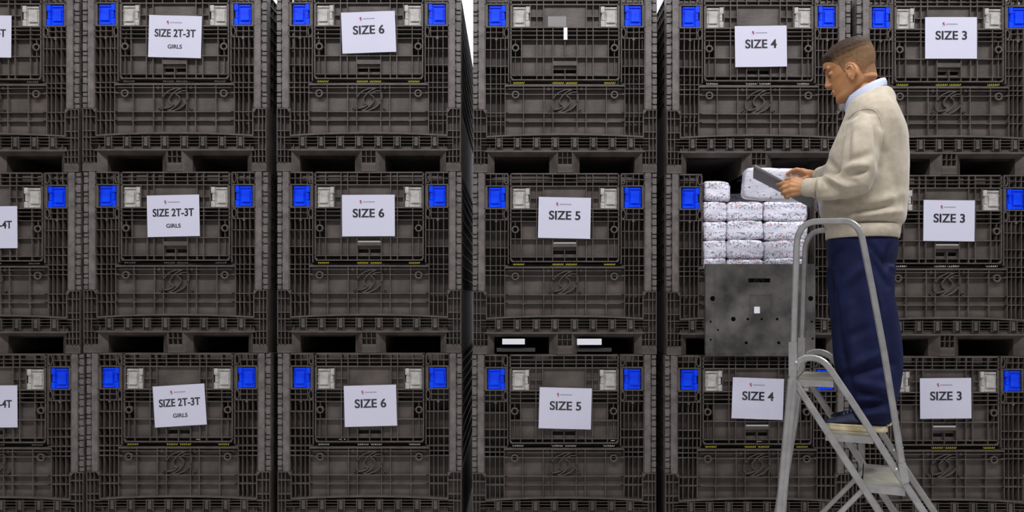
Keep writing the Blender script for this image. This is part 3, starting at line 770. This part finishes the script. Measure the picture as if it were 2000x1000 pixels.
# a rib-knit hem sits over the lower edge
mb = MB(); n = 150; R = []
for py, xl, xr, al in ((443, 1615, 1754, .186), (455, 1615.6, 1752.5, .187), (466, 1616, 1751.5, .186), (467.5, 1617.5, 1750, .183)):
    c = mp((xl+xr)/2, py, 0); hw = (xr-xl)/2/F*c.y; af = math.sqrt(hw*hw-(math.sin(YAW)*al)**2)/math.cos(YAW)
    R.append([c+(FW*af*math.copysign(abs(math.cos(t))**.89, math.cos(t))+LF*al*math.copysign(abs(math.sin(t))**.89, math.sin(t)))*(1+(.008 if k % 2 else -.002)) for k in range(n) for t in (2*math.pi*k/n,)])
mb.rings(R); mb.obj('ribbed_hem', M['knit'], MAN, True)
mb = MB(); R = []
c0, c1 = mp(1597, 366.5, .2175), mp(1568.5, 365.5, .2005); d_ = (c1-c0).normalized(); e1 = d_.cross(UP).normalized(); e2 = e1.cross(d_)
for q in range(8):
    t = q/7; c = c0.lerp(c1, t); r = .0455-.006*t+(.002 if q in (0,) else 0)-(.004 if q == 7 else 0)
    R.append([c+(e1*.86*math.cos(2*math.pi*k/80)+e2*math.sin(2*math.pi*k/80))*(r+(.0009 if k % 2 else 0)) for k in range(80)])
mb.rings(R); mb.obj('sleeve_cuff', M['knit'], MAN, True)
from mathutils.bvhtree import BVHTree
def on_surface(me, px, py):
    bv = BVHTree.FromPolygons([v.co for v in me.vertices], [tuple(q.vertices) for q in me.polygons]) if me.name not in BV else BV[me.name]
    BV[me.name] = bv; d = Vector(((px-1000)/F, 1, -(py-HOR)/F)).normalized()
    return bv.ray_cast(Vector((0, 0, CZ)), d)[0]
BV = {}
mb = MB(); P = [on_surface(SW, *q) for q in arc_pts(((1649, 268), (1651, 246), (1659, 230), (1672, 218.5), (1687, 213), (1703, 213.5), (1714, 222), (1721, 238), (1725, 258), (1726, 280)))]
mb.tube([q-LF*0 for q in P if q], .0024, 6); mb.obj('shoulder_seam', M['knit'], MAN, True)
# ------------- trousers
mb = MB()
loft(mb, [(455, 1620, 1747, .172), (475, 1617, 1749.5, .18), (500, 1617, 1748, .185), (530, 1620, 1742, .185), (555, 1624, 1738, .18), (575, 1632, 1735, .16)], e=2.3)
loft(mb, [(520, 1640, 1742, .09, .085), (545, 1633, 1738, .093, .09), (575, 1633, 1738, .095, .095), (610, 1636, 1744, .096, .095), (650, 1640, 1749, .095, .095), (690, 1643, 1752.5, .093, .095), (722, 1647, 1753, .092, .095), (755, 1656, 1750, .088, .095), (785, 1665, 1746, .080, .095), (805, 1669, 1741, .076, .095), (824, 1671, 1737, .072, .095), (827, 1675, 1733, .064, .095)], e=2.2)
loft(mb, [(520, 1622, 1722, .09, -.085), (560, 1622, 1722, .09, -.09), (600, 1626, 1726, .09, -.09), (650, 1630, 1732, .09, -.09), (700, 1634, 1738, .088, -.09), (720, 1637, 1739, .086, -.09), (750, 1648, 1741, .082, -.09), (785, 1663, 1742, .074, -.09), (812, 1670, 1742, .070, -.09), (817, 1673, 1738, .062, -.09)], e=2.2)
o = mb.obj('trousers', M['navy'], MAN, True); me = remesh(o, .008, 5, .6)
folds(me, [((1623, 530), (1645, 690), 3.5, -.012), ((1700, 500), (1735, 560), 4, -.008), ((1695, 520), (1720, 640), 5, -.007), ((1705, 540), (1738, 690), 5, .008), ((1690, 470), (1742, 530), 4, -.006), ((1738, 480), (1728, 530), 3, -.007),
           ((1640, 560), (1690, 520), 8, .006), ((1660, 600), (1670, 720), 10, .007), ((1655, 720), (1720, 690), 6, .008), ((1650, 735), (1745, 712), 5, -.008), ((1668, 745), (1735, 760), 6, .010), ((1665, 765), (1735, 778), 4, -.010), ((1670, 782), (1742, 770), 5, .008),
           ((1672, 798), (1730, 790), 4, -.009), ((1668, 812), (1735, 806), 5, .008), ((1720, 600), (1745, 720), 6, -.007), ((1650, 660), (1700, 640), 7, -.005), ((1650, 690), (1665, 780), 4, -.007)], noise_amp=.006, nscale=6, stretch=(1, 1, .45))
# ------------- shoes
def shoe(l, dx, dy, near):
    def q(px, py, ll=0): return mp(px, py, .105+ll)+(Vector() if near else -LF*.205-FW*.020)
    sh = MB(); R = []; base = 826
    prof = [(1733, 10, .030), (1728, 26, .036), (1715, 33, .040), (1700, 33, .041), (1685, 30, .042), (1668, 22, .046), (1650, 15.5, .050), (1632, 12, .050), (1618, 9, .043), (1611, 6, .030), (1608.5, 3, .014)]
    for px, hh, wl in prof:
        r = []
        for k in range(20):
            t = math.pi*k/19; r.append(q(px, base-hh*math.sin(t)**.8, wl*math.cos(t)))
        sh.v; R.append(r)
    sh.rings(R); up_ = sh.obj('shoe', M['shoe'], MAN, True)
    so = MB(); R = []
    outl = [(1607, 0), (1611, .032), (1622, .050), (1645, .056), (1668, .050), (1690, .045), (1715, .044), (1729, .036), (1734, .014), (1734, -.014), (1729, -.036), (1715, -.044), (1690, -.045), (1668, -.050), (1645, -.056), (1622, -.050), (1611, -.032)]
    zb = mp(1670, 839, .10).z
    for hh, g in ((0, .97), (.004, 1), (.012, 1.0), (.018, .985), (.026, 1.0), (.030, .96)):
        rr = []
        for px, wl in outl:
            p = q(1670+(px-1670)*g, 839, wl*g); p.z = zb+hh*(1.0 if px > 1640 else 1.0)
            rr.append(p)
        R.append(rr)
    so.rings(R); s_ = so.obj('sole', M['sole'], up_); s_['label'] = 'cream layered rubber sole'
    lc = MB()
    for i in range(5):
        a = q(1648+i*7, base-16.5-i*3.2, .022); b = q(1650+i*7, base-17.5-i*3.2, -.022); mid = (a+b)/2+UP*.006
        lc.tube([a, mid, b], .003, 6)
    lc.obj('laces', mat('blue_lace', (.12,.18,.35), .8), up_)
    return up_
shoe(.105, 0, 0, True)
shoe(-.10, 9, -8.2, False)

# ------------- body with head and hands: one surface
HYAW = math.radians(27); HP = math.radians(18)
hf0 = Vector((-math.cos(HYAW), math.sin(HYAW), 0)); HL = Vector((-math.sin(HYAW), -math.cos(HYAW), 0))
HF = (hf0*math.cos(HP)-UP*math.sin(HP)).normalized(); HU = (UP*math.cos(HP)+hf0*math.sin(HP)).normalized()
HS = 1.165; HC = mp(1662, 139, .01)
def hd(x, y, z): return HC+(HF*x+HL*y+HU*z)*HS
def head(mb):
    prof = [(-.114,.052,.074,.018),(-.110,.028,.083,.032),(-.102,.0,.090,.044),(-.092,-.02,.091,.052),(-.080,-.04,.087,.057),(-.066,-.055,.089,.060),(-.052,-.064,.091,.062),(-.038,-.071,.090,.064),(-.022,-.080,.088,.067),(-.006,-.090,.088,.070),(.010,-.097,.086,.072),(.022,-.101,.086,.073),(.034,-.103,.092,.0745),(.048,-.104,.093,.077),(.064,-.103,.090,.078),(.080,-.097,.082,.075),(.095,-.086,.068,.066),(.107,-.068,.046,.051),(.114,-.044,.022,.031),(.117,-.02,.0,.012)]
    R = []
    for z, xb, xf, hw in prof:
        if z < -.03: z = -.03+(z+.03)*.95; xf -= .002
        c = (xb+xf)/2+.0; r = []
        for k in range(36):
            t = 2*math.pi*k/36; ct, st = math.cos(t), math.sin(t); a = (xf-xb)/2
            wid = hw*(1-.10*max(0, ct)**2) if z > -.02 else hw*(1-.22*max(0, ct)**1.5)
            r.append(hd(c-.012*(1 if z > 0 else 0)*0+a*ct, wid*math.copysign(abs(st)**.92, st), z))
        R.append(r)
    mb.rings(R)
    def cap(a, b, ra, rb): mb.capsule(hd(*a), hd(*b), ra*HS, rb*HS, 12)
    # nose, brows, lips, chin, cheeks
    cap((.086,0,.024), (.093,0,-.004), .0075, .0095); cap((.093,0,-.004), (.100,0,-.019), .0095, .0105); cap((.086,0,-.025), (.097,0,-.023), .010, .0085)
    for s in (-1, 1):
        mb.ell(hd(.094, s*.0130, -.0245), HF*.011*HS, HL*.007*HS, HU*.0085*HS)
        cap((.083, s*.012, .034), (.074, s*.044, .036), .0095, .0085)
        mb.ell(hd(.0705, s*.031, .0125), HF*.0145*HS, HL*.0150*HS, HU*.0125*HS)
    cap((.087, .018, -.056), (.092, 0, -.055), .004, .006); cap((.092, 0, -.055), (.087, -.018, -.056), .006, .004)
    cap((.084, .015, -.066), (.088, 0, -.066), .005, .0072); cap((.088, 0, -.066), (.084, -.015, -.066), .0072, .005)
    mb.ell(hd(.076, 0, -.096), HF*.014*HS, HL*.024*HS, HU*.014*HS)
    for s in (-1, 1):     # ears: rim, lobe and inner fold
        ex_, ez_ = .006, -.024
        rim = [(.010,.072,-.020),(.012,.075,.000),(.014,.079,.016),(.006,.084,.029),(-.006,.088,.031),(-.017,.089,.022),(-.020,.087,.006),(-.014,.083,-.010),(-.004,.079,-.022),(.003,.075,-.031)]
        rr = [.0042,.004,.0042,.0042,.0045,.0045,.0045,.0045,.0055,.0065]
        mb.chain([hd(a+ex_, s*(b+.003), c+ez_) for a, b, c in rim], [q*HS for q in rr], 10)
        inn = [(-.004,.078,.022),(-.010,.080,.008),(-.006,.078,-.006),(.004,.075,-.014)]
        mb.chain([hd(a+ex_, s*(b+.003), c+ez_) for a, b, c in inn], [.0036*HS]*4, 8)
        mb.ell(hd(-.003+ex_, s*.075, .002+ez_), HF*.016*HS, HL*.0045*HS, HU*.027*HS)
        mb.ell(hd(-.020+ex_, s*.072, -.002+ez_), HF*.010*HS, HL*.010*HS, HU*.024*HS)
    # neck
    mb.tube([hd(-.030, 0, .045), hd(-.034, 0, .015), hd(-.035, 0, -.015), hd(-.036, 0, -.045), mp(1681, 166, 0), mp(1687, 178, 0), mp(1697, 194, 0), mp(1706, 215, 0)], [.02*HS, .045*HS, .052*HS, .050*HS, .056, .062, .070, .085], 28)
    mb.tube([hd(.0, 0, -.06), hd(.01, 0, -.10), mp(1678, 200, 0)], [.042*HS, .042*HS, .06], 20)
mb = MB(); head(mb)
# trunk, upper arms and legs under the clothes
loft(mb, [(196, 1672, 1738, .10), (215, 1662, 1750, .15), (240, 1655, 1757, .18), (300, 1632, 1757, .175), (360, 1622, 1752, .165), (420, 1624, 1746, .165), (470, 1630, 1738, .165), (540, 1636, 1724, .16)], n=28)
mb.tube(pts((1700, 232, .10), (1688, 262, .185), (1682, 330, .235), (1671, 354, .243), (1625, 364.5, .232), (1584, 366, .210), (1566, 365.5, .199)), [.05, .05, .045, .042, .037, .027, .025], 14)
mb.tube(pts((1700, 235, -.08), (1674, 266, -.19), (1640, 326, -.27), (1612, 342, -.35), (1590, 343, -.40), (1582, 341, -.415)), [.05, .048, .043, .036, .027, .026], 14)
for l in (.095, -.09):
    mb.tube(pts((1680, 500, l), (1686, 640, l), (1700, 770, l), (1704, 812, l)), [.085, .06, .045, .04], 14)
    mb.capsule(mp(1704, 816, l), mp(1640, 828, l), .033, .022)
# near hand: palm, four fingers curled under the tablet, thumb over its edge
def hand(palm, fingers, thumb, base):
    for (a, b, ra, rb) in palm: mb.capsule(mp(*a), mp(*b), ra, rb, 12)
    for p, rr in fingers+[thumb]: mb.chain([mp(*q) for q in p], rr, 12)
hand([((1572, 364, .200), (1547, 355, .205), .024, .0150), ((1572, 366, .199), (1545, 362, .209), .0245, .0160), ((1572, 368, .198), (1545, 371, .209), .0245, .0160), ((1571, 371, .195), (1548, 379, .202), .022, .0145), ((1566, 367, .19), (1552, 367, .196), .024, .020)],
     [([(1547, 355, .205), (1535, 357.5, .203), (1525, 358.5, .190), (1518.5, 359.5, .172)], [.0130, .0112, .0102, .0090]),
      ([(1545, 362, .209), (1531, 366, .208), (1526, 369, .186), (1529, 371, .160)], [.0138, .0118, .0108, .0095]),
      ([(1545, 371, .209), (1532, 375, .204), (1529, 378, .182), (1533, 379.5, .155)], [.0135, .0115, .0105, .0092]),
      ([(1548, 379, .202), (1538, 383, .196), (1535, 385, .178), (1539, 386, .156)], [.0120, .0102, .0094, .0082])],
     ([(1566, 357, .192), (1554, 350.5, .190), (1544, 349.5, .180), (1533, 352.5, .166)], [.0185, .0145, .0122, .0098]), None)
# far hand: laid on the lifted pack, fingers spread forward
hand([((1584, 341, -.412), (1567, 333, -.425), .022, .0135), ((1584, 342, -.415), (1564, 336, -.445), .022, .0145), ((1584, 343, -.418), (1566, 339, -.465), .022, .0140), ((1586, 344, -.42), (1569, 342, -.482), .020, .0125)],
     [([(1567, 333, -.425), (1556, 330.5, -.430), (1547, 333, -.435), (1541, 337, -.438)], [.0118, .0103, .0094, .0084]),
      ([(1564, 336, -.445), (1552, 333.5, -.455), (1543, 336, -.462), (1537, 340, -.466)], [.0122, .0106, .0097, .0086]),
      ([(1566, 339, -.465), (1555, 337, -.478), (1546, 339, -.487), (1541, 342.5, -.491)], [.0118, .0103, .0094, .0084]),
      ([(1569, 342, -.482), (1561, 341, -.497), (1554, 342.5, -.507), (1550, 345, -.511)], [.0105, .0092, .0084, .0076])],
     ([(1582, 346, -.400), (1571, 349, -.395), (1562, 352, -.392), (1555, 354, -.392)], [.0165, .0130, .0112, .0092]), None)
o = mb.obj('body', M['skin'], MAN, True); me = remesh(o, .0030, 3, .5); BODY = o
# eye sockets are pressed in, then eyeballs and the near features set
for v in me.vertices:
    r = v.co-HC; x, y, z = r.dot(HF)/HS, r.dot(HL)/HS, r.dot(HU)/HS
    if x > .05 and abs(z) < .06:
        for s in (-1, 1):
            d = math.hypot((y-s*.031)/.013, (z-.0155)/.006)
            if d < 1.6: v.co -= HF*(.0015*HS*math.exp(-d*d))
        # mouth line
        pass
    if x > .07 and abs(z+.0625) < .006: v.co -= HF*(.0035*HS*math.exp(-((z+.0625)/.0022)**2)*max(0, 1-(y/.026)**2))
me.update()
# hair: a shell grown out of the skull, thick on top, cropped at the sides
def lerp_pts(P, x):
    for i in range(len(P)-1):
        if x <= P[i+1][0]:
            t = (x-P[i][0])/(P[i+1][0]-P[i][0]); return P[i][1]+(P[i+1][1]-P[i][1])*max(0, min(1, t))
    return P[-1][1]
HLINE = ((-.12,-.050),(-.08,-.050),(-.055,-.046),(-.032,-.046),(-.028,-.014),(-.020,.008),(-.002,.015),(.010,.012),(.016,-.012),(.028,-.012),(.034,.020),(.045,.036),(.060,.052),(.075,.064),(.088,.070),(.12,.074))
def hairmask(x, y, z):
    """>0 inside the hair; returns (mask, topness)"""
    mask = z-lerp_pts(HLINE, x)-.0015*noise.noise(Vector((x*200, y*200, z*200)))
    top = max(0, min(1, (z-.051-.16*max(0, -x-.02)+.55*max(0, x-.03))/.024))
    return mask, top
bm = bmesh.new(); bm.from_mesh(me); lay = None
loc = {}; keep = []
for v in bm.verts:
    r = v.co-HC; loc[v.index] = (r.dot(HF)/HS, r.dot(HL)/HS, r.dot(HU)/HS)
sel = [f for f in bm.faces if all(-.12 < loc[v.index][0] < .11 and abs(loc[v.index][1]) < .0835 and loc[v.index][2] > -.08 and hairmask(*loc[v.index])[0] > -.007 for v in f.verts)]
hv = {}; HV = []; HFc = []; COLR = []
for f in sel:
    q = []
    for v in f.verts:
        if v.index not in hv:
            x, y, z = loc[v.index]; mk, top = hairmask(x, y, z); fade = max(0, min(1, mk/.026))
            streak = noise.noise(Vector((x*60, y*420, z*120)))
            off = (-.0030+.0034*max(0, min(1, (mk+.006)/.007))+.0014*fade+.0085*top*(1+.25*streak)*fade)*HS
            if x > .06: off *= max(.25, 1)
            hv[v.index] = len(HV); HV.append(v.co+v.normal*off+HU*0)
            side = max(0, min(1, (z+.02)/.10))
            c = Vector((.30, .16, .075)).lerp(Vector((.135, .078, .038)), min(1, fade*(.45+.5*side)))
            c = c.lerp(Vector((.040, .023, .013)), top)
            c = c*(1+.35*noise.noise(Vector((x*90, y*500, z*200))))
            COLR.append((c.x, c.y, c.z, 1))
        q.append(hv[v.index])
    HFc.append(tuple(q))
hm = bpy.data.meshes.new('hair'); hm.from_pydata(HV, [], HFc); hm.polygons.foreach_set('use_smooth', [True]*len(HFc))
ca = hm.color_attributes.new('hair_colour', 'FLOAT_COLOR', 'POINT')
for i, c in enumerate(COLR): ca.data[i].color = c
m = mat('short_hair', (.08,.05,.03), .65, spec=.25); vc = nd(m, 'ShaderNodeVertexColor'); vc.layer_name = 'hair_colour'; lk(m, vc.outputs[0], m.node_tree.nodes['Principled BSDF'].inputs['Base Color'])
n2 = nd(m, 'ShaderNodeTexNoise'); n2.inputs['Scale'].default_value = 420; tcc = nd(m, 'ShaderNodeTexCoord'); lk(m, tcc.outputs['Object'], n2.inputs['Vector'])
bp = nd(m, 'ShaderNodeBump'); bp.inputs['Strength'].default_value = .25; bp.inputs['Distance'].default_value = .004; lk(m, n2.outputs['Fac'], bp.inputs['Height']); lk(m, bp.outputs[0], m.node_tree.nodes['Principled BSDF'].inputs['Normal'])
hm.materials.append(m); ho = link('hair', hm, MAN); ho['label'] = 'short dark brown hair with faded sides'
bm.free()
sol = ho.modifiers.new('t', 'SOLIDIFY'); sol.thickness = .0025; sol.offset = -1
for s in (-1, 1):
    mb = MB(); mb.ell(hd(.0700, s*.031, .0100), HF*.0118*HS, HL*.0118*HS, HU*.0118*HS); e_ = mb.obj('eye', mat('eye_white', (.6,.57,.53), .2), BODY, True)
    mb = MB(); mb.ell(hd(.0750, s*.0312, .0075), HF*.0075*HS, HL*.0085*HS, HU*.0028*HS); mb.obj('iris', mat('dark_iris', (.02,.012,.008), .15), BODY, True)
    mb = MB(); mb.chain([hd(.0840, s*.018, .0065), hd(.0845, s*.030, .0045), hd(.0775, s*.043, .0070)], [.0010*HS, .0018*HS, .0010*HS], 6); mb.obj('lashes', mat('dark_lashes', (.02,.012,.01), .7), BODY, True)
    mb = MB(); mb.chain([hd(.0910, s*.012, .036), hd(.0880, s*.026, .041), hd(.0770, s*.048, .039)], [.0026*HS, .0036*HS, .0018*HS], 8); mb.obj('eyebrow', mat('eyebrow', (.04,.025,.018), .8), BODY, True)
# ------------- collar
mb = MB(); R = []
def ringc(c, fr, lr, tilt, n=40):
    ax = (FW*math.cos(tilt)-UP*math.sin(tilt)); return [c+ax*fr*math.cos(2*math.pi*k/n)+LF*lr*math.sin(2*math.pi*k/n) for k in range(n)]
b0 = ringc(mp(1691, 196, 0), .106, .110, .56); b1 = ringc(mp(1691, 186, 0), .104, .098, .52); b2 = ringc(mp(1690, 176, 0), .097, .088, .46); b3 = ringc(mp(1690, 175.5, 0), .093, .084, .46); b4 = ringc(mp(1692, 194, 0), .094, .086, .52)
mb.rings([b0, b1, b2, b3, b4], cap=False)
mb.obj('shirt_collar', M['check'], MAN, True)['label'] = 'blue and white checked shirt collar'

# ---------------------------------------------------------------- tablet in its case, and the lifted pack
c = [mp(1473, 324, .20), mp(1588, 385.5, .20), mp(1585, 404, -.02), mp(1472, 346, -.02)]
cen = sum(c, Vector())/4; ex = (c[1]-c[0]+c[2]-c[3])/2; ey = (c[3]-c[0]+c[2]-c[1])/2; nz = ex.cross(ey).normalized()
if nz.z < 0: nz = -nz
def slab(mb, q, t0, t1, inset=0):
    q2 = []
    for p in q:
        d = (cen-p); q2.append(p+d.normalized()*inset)
    mb.hexa([p+nz*t0-cen for p in q2]+[p+nz*t1-cen for p in q2])
tb = empty('tablet_computer', cen, 'dark grey tablet in a slim case held level in the man\'s near hand', 'tablet')
mb = MB(); slab(mb, c, -.006, .003); mb.obj('case', M['tablet'], tb)
mb = MB(); slab(mb, c, .003, .0065, .002); mb.obj('edge_rim', M['tablet_edge'], tb)['label'] = 'pale metal rim'
mb = MB(); slab(mb, c, .0066, .0072, .010); mb.obj('screen', M['screen'], tb)
pc = mp(1519, 361, -.58)
pk = empty('nappy_pack', pc, 'white nappy pack lifted above the stack behind the tablet, under the man\'s far hand', 'diaper pack')
pk.rotation_euler = (math.radians(8), math.radians(3), math.radians(-12))
M['film_print'] = pack_material('sparse_floral_film', 5.5)
for n_ in M['film_print'].node_tree.nodes:
    if n_.type == 'MATH' and n_.operation == 'GREATER_THAN' and n_.inputs[1].default_value > .2: n_.inputs[1].default_value = .94
link('film_wrap', pack_mesh(.385, .22, .18, 44.4, M['film_print']), pk)
o = link('end_seam', seam_mesh(.35, .22, .14, 3, -1), pk)

# ---------------------------------------------------------------- step ladder; two side frames in parallel planes, treads between
TH = math.radians(26); U = Vector((math.cos(TH), -math.sin(TH), 0)); N_ = Vector((math.sin(TH), math.cos(TH), 0))
A0 = Vector((555/F*3.38, 3.38, 0)); WID = .46
def sp(px, py, k=0.0):
    r = Vector(((px-1000)/F, 1, -(py-HOR)/F)); c0 = Vector((0, 0, CZ)); B = A0+N_*k
    t = (B-c0).dot(N_)/r.dot(N_); return c0+r*t
def sweep(mb, P, w_, t_, off):
    """rectangular section with eased edges along points of the side plane, w in plane, t across"""
    P = [Vector(p)+N_*off for p in P]; m_ = len(P); R = []
    for i in range(m_):
        d = (P[min(i+1, m_-1)]-P[max(i-1, 0)]).normalized(); s_ = d.cross(N_).normalized(); a, b, e = w_/2, t_/2, min(w_, t_)*.22
        R.append([P[i]+s_*x+N_*y for x, y in ((a, -b+e), (a-e, -b), (-a+e, -b), (-a, -b+e), (-a, b-e), (-a+e, b), (a-e, b), (a, b-e))])
    mb.rings(R)
def arc(p0, pc_, p1, n=8):
    return [((1-t)**2*p0[0]+2*t*(1-t)*pc_[0]+t*t*p1[0], (1-t)**2*p0[1]+2*t*(1-t)*pc_[1]+t*t*p1[1]) for t in [i/n for i in range(n+1)]]
def ext(a, b, z):      # extend the world line a->b down to height z
    t = (z-a.z)/(b.z-a.z); return a+(b-a)*t
lad = empty('step_ladder', A0+U*.2+N_*WID/2, 'tall aluminium step ladder with looped handrails under the man', 'ladder')
base = lad.location.copy()
def lobj(mb, name, m_, parent=None, label=None):
    mb.v = [tuple(Vector(v)-base) for v in mb.v] if parent is None else [tuple(Vector(v)-base) for v in mb.v]
    o = mb.obj(name, m_, parent or lad)
    if label: o['label'] = label
    return o
rail = arc((1549, 700), (1553, 560), (1556, 482), 4)+arc((1556, 480), (1558, 433), (1598, 432.5), 8)+[(1640, 432)]+arc((1648, 432), (1676, 433), (1684, 466), 8)+[(1704, 566), (1727, 690), (1745, 800), (1758, 880), (1762, 915)]
stl = [(1547, 738), (1660, 912), (1717, 1000)]
stu = arc((1553, 722), (1558, 698), (1583, 699), 6)+arc((1586, 699), (1608, 700), (1622, 722), 6)+[(1660, 778), (1700, 840), (1752, 922), (1800, 994)]
leg = [(1550, 690), (1548.5, 740), (1525, 1000)]
for k, off in ((0, 0.0), (1, WID)):
    mb = MB(); sweep(mb, [sp(*p) for p in rail], .027, .024, off); lobj(mb, 'handrail', M['alu'])
    P = [sp(*p) for p in stl]; P[-1] = ext(P[0], P[1], .03); mb = MB(); sweep(mb, P, .030, .022, off+.004); lobj(mb, 'stringer', M['alu'])
    P = [sp(*p) for p in stu]; P.append(ext(P[-2], P[-1], .03)); mb = MB(); sweep(mb, P, .029, .022, off-.001); lobj(mb, 'upper_stringer', M['alu'])
    P = [sp(*p) for p in leg]
    if k: P[-1] = P[-1]-U*.040
    P.append(ext(P[-2], P[-1], .03)); mb = MB(); sweep(mb, P[1:], .043, .026, off-.004); sweep(mb, P[:2], .034, .026, off-.004)
    sweep(mb, [q+U*.004 for q in P[1:]], .004, .030, off-.004); L_ = lobj(mb, 'leg', M['alu'])
    for Q in (P[-1], ext(sp(*stl[0]), sp(*stl[1]), .03), ext(sp(1752, 922), sp(1800, 994), .03)):
        ft = MB(); q = Q+N_*off-base; ft.hexa([q+U*a*.024+N_*b*.018+UP*z for z in (-.03, .012) for a, b in ((-1, -1), (1, -1), (1, 1), (-1, 1))]); ft.obj('rubber_foot', M['rubber'], lad)
    # brace crossing back to the leg
    mb = MB(); a = sp(1686, 958); b = sp(1640, 1004); a2 = a; dd = (b-a); sweep(mb, [a-dd*.08, a+dd*4.0] if False else [a-dd*.1, ext(a, b, .12)], .022, .014, off+(.018 if k == 0 else -.018)); lobj(mb, 'brace', M['alu'])
    # joint plates and rivets
    for pl, px, py in ((((1754, 905), (1769, 902), (1776, 940), (1762, 944)), 1750.5, 914.5), (((1541, 668), (1557, 668), (1556, 734), (1541, 734)), 1556, 707)):
        mb = MB(); q = [sp(*p)+N_*(off-.0145) for p in pl]; q2 = [p-N_*.003 for p in q]; mb.hexa(q2+q)
        pl_ = lobj(mb, 'joint_plate', M['alu'])
        mb = MB(); q = sp(px, py)+N_*(off-.018); mb.ell(q-N_*.004, U*.006, UP*.006, N_*.004, 12, 6)
        lobj(mb, 'rivet', M['silver'], pl_)
# treads
Zt = []
for (xa, xb, yt, yb) in ((1553, 1628, 741.5, 753.5), (1612, 1706, 844, 857.5), (1683, 1768, 945, 961)):
    a, b = sp(xa, (yt+yb)/2), sp(xb, (yt+yb)/2); h_ = (yb-yt)/F*a.y; Zt.append((a, b, h_))
d1 = Zt[2][0]-Zt[1][0]; 
for k in (1, 2): Zt.append((Zt[2][0]+d1*k, Zt[2][1]+d1*k, Zt[2][2]))
zn = mp(1670, 839, .10).z
for i, (a, b, h_) in enumerate(Zt):
    z1 = a.z+h_/2; 
    if i == 1: z1 = zn-.001
    z0 = z1-h_
    if z0 < .05: continue
    mb = MB(); a = Vector((a.x, a.y, 0)); b = Vector((b.x, b.y, 0))
    q = lambda e, k, z: (a if e == 0 else b)+N_*k+UP*z
    mb.hexa([q(0, .012, z1-.006), q(1, .012, z1-.006), q(1, WID-.012, z1-.006), q(0, WID-.012, z1-.006), q(0, .012, z1), q(1, .012, z1), q(1, WID-.012, z1), q(0, WID-.012, z1)])
    for n_ in range(9):
        f0 = .08+n_*.1; a1 = a.lerp(b, f0); b1 = a.lerp(b, f0+.035)
        mb.hexa([a1+N_*.015+UP*z1, b1+N_*.015+UP*z1, b1+N_*(WID-.015)+UP*z1, a1+N_*(WID-.015)+UP*z1]+[p+UP*(z1+.0003) for p in (a1+N_*.015, b1+N_*.015, b1+N_*(WID-.015), a1+N_*(WID-.015))])
    tr_ = lobj(mb, 'tread', M['alu_dark'])
    mb = MB()
    for kk in (.004, WID-.010): mb.hexa([q(0, kk, z0), q(1, kk, z0), q(1, kk+.006, z0), q(0, kk+.006, z0), q(0, kk, z1+.0005), q(1, kk, z1+.0005), q(1, kk+.006, z1+.0005), q(0, kk+.006, z1+.0005)])
    for e in (0, 1):
        s_ = U*(.004 if e == 0 else -.004); mb.hexa([q(e, .01, z0), q(e, .01, z0)+s_, q(e, WID-.01, z0)+s_, q(e, WID-.01, z0), q(e, .01, z1), q(e, .01, z1)+s_, q(e, WID-.01, z1)+s_, q(e, WID-.01, z1)])
    lobj(mb, 'tread_frame', M['alu'], tr_)
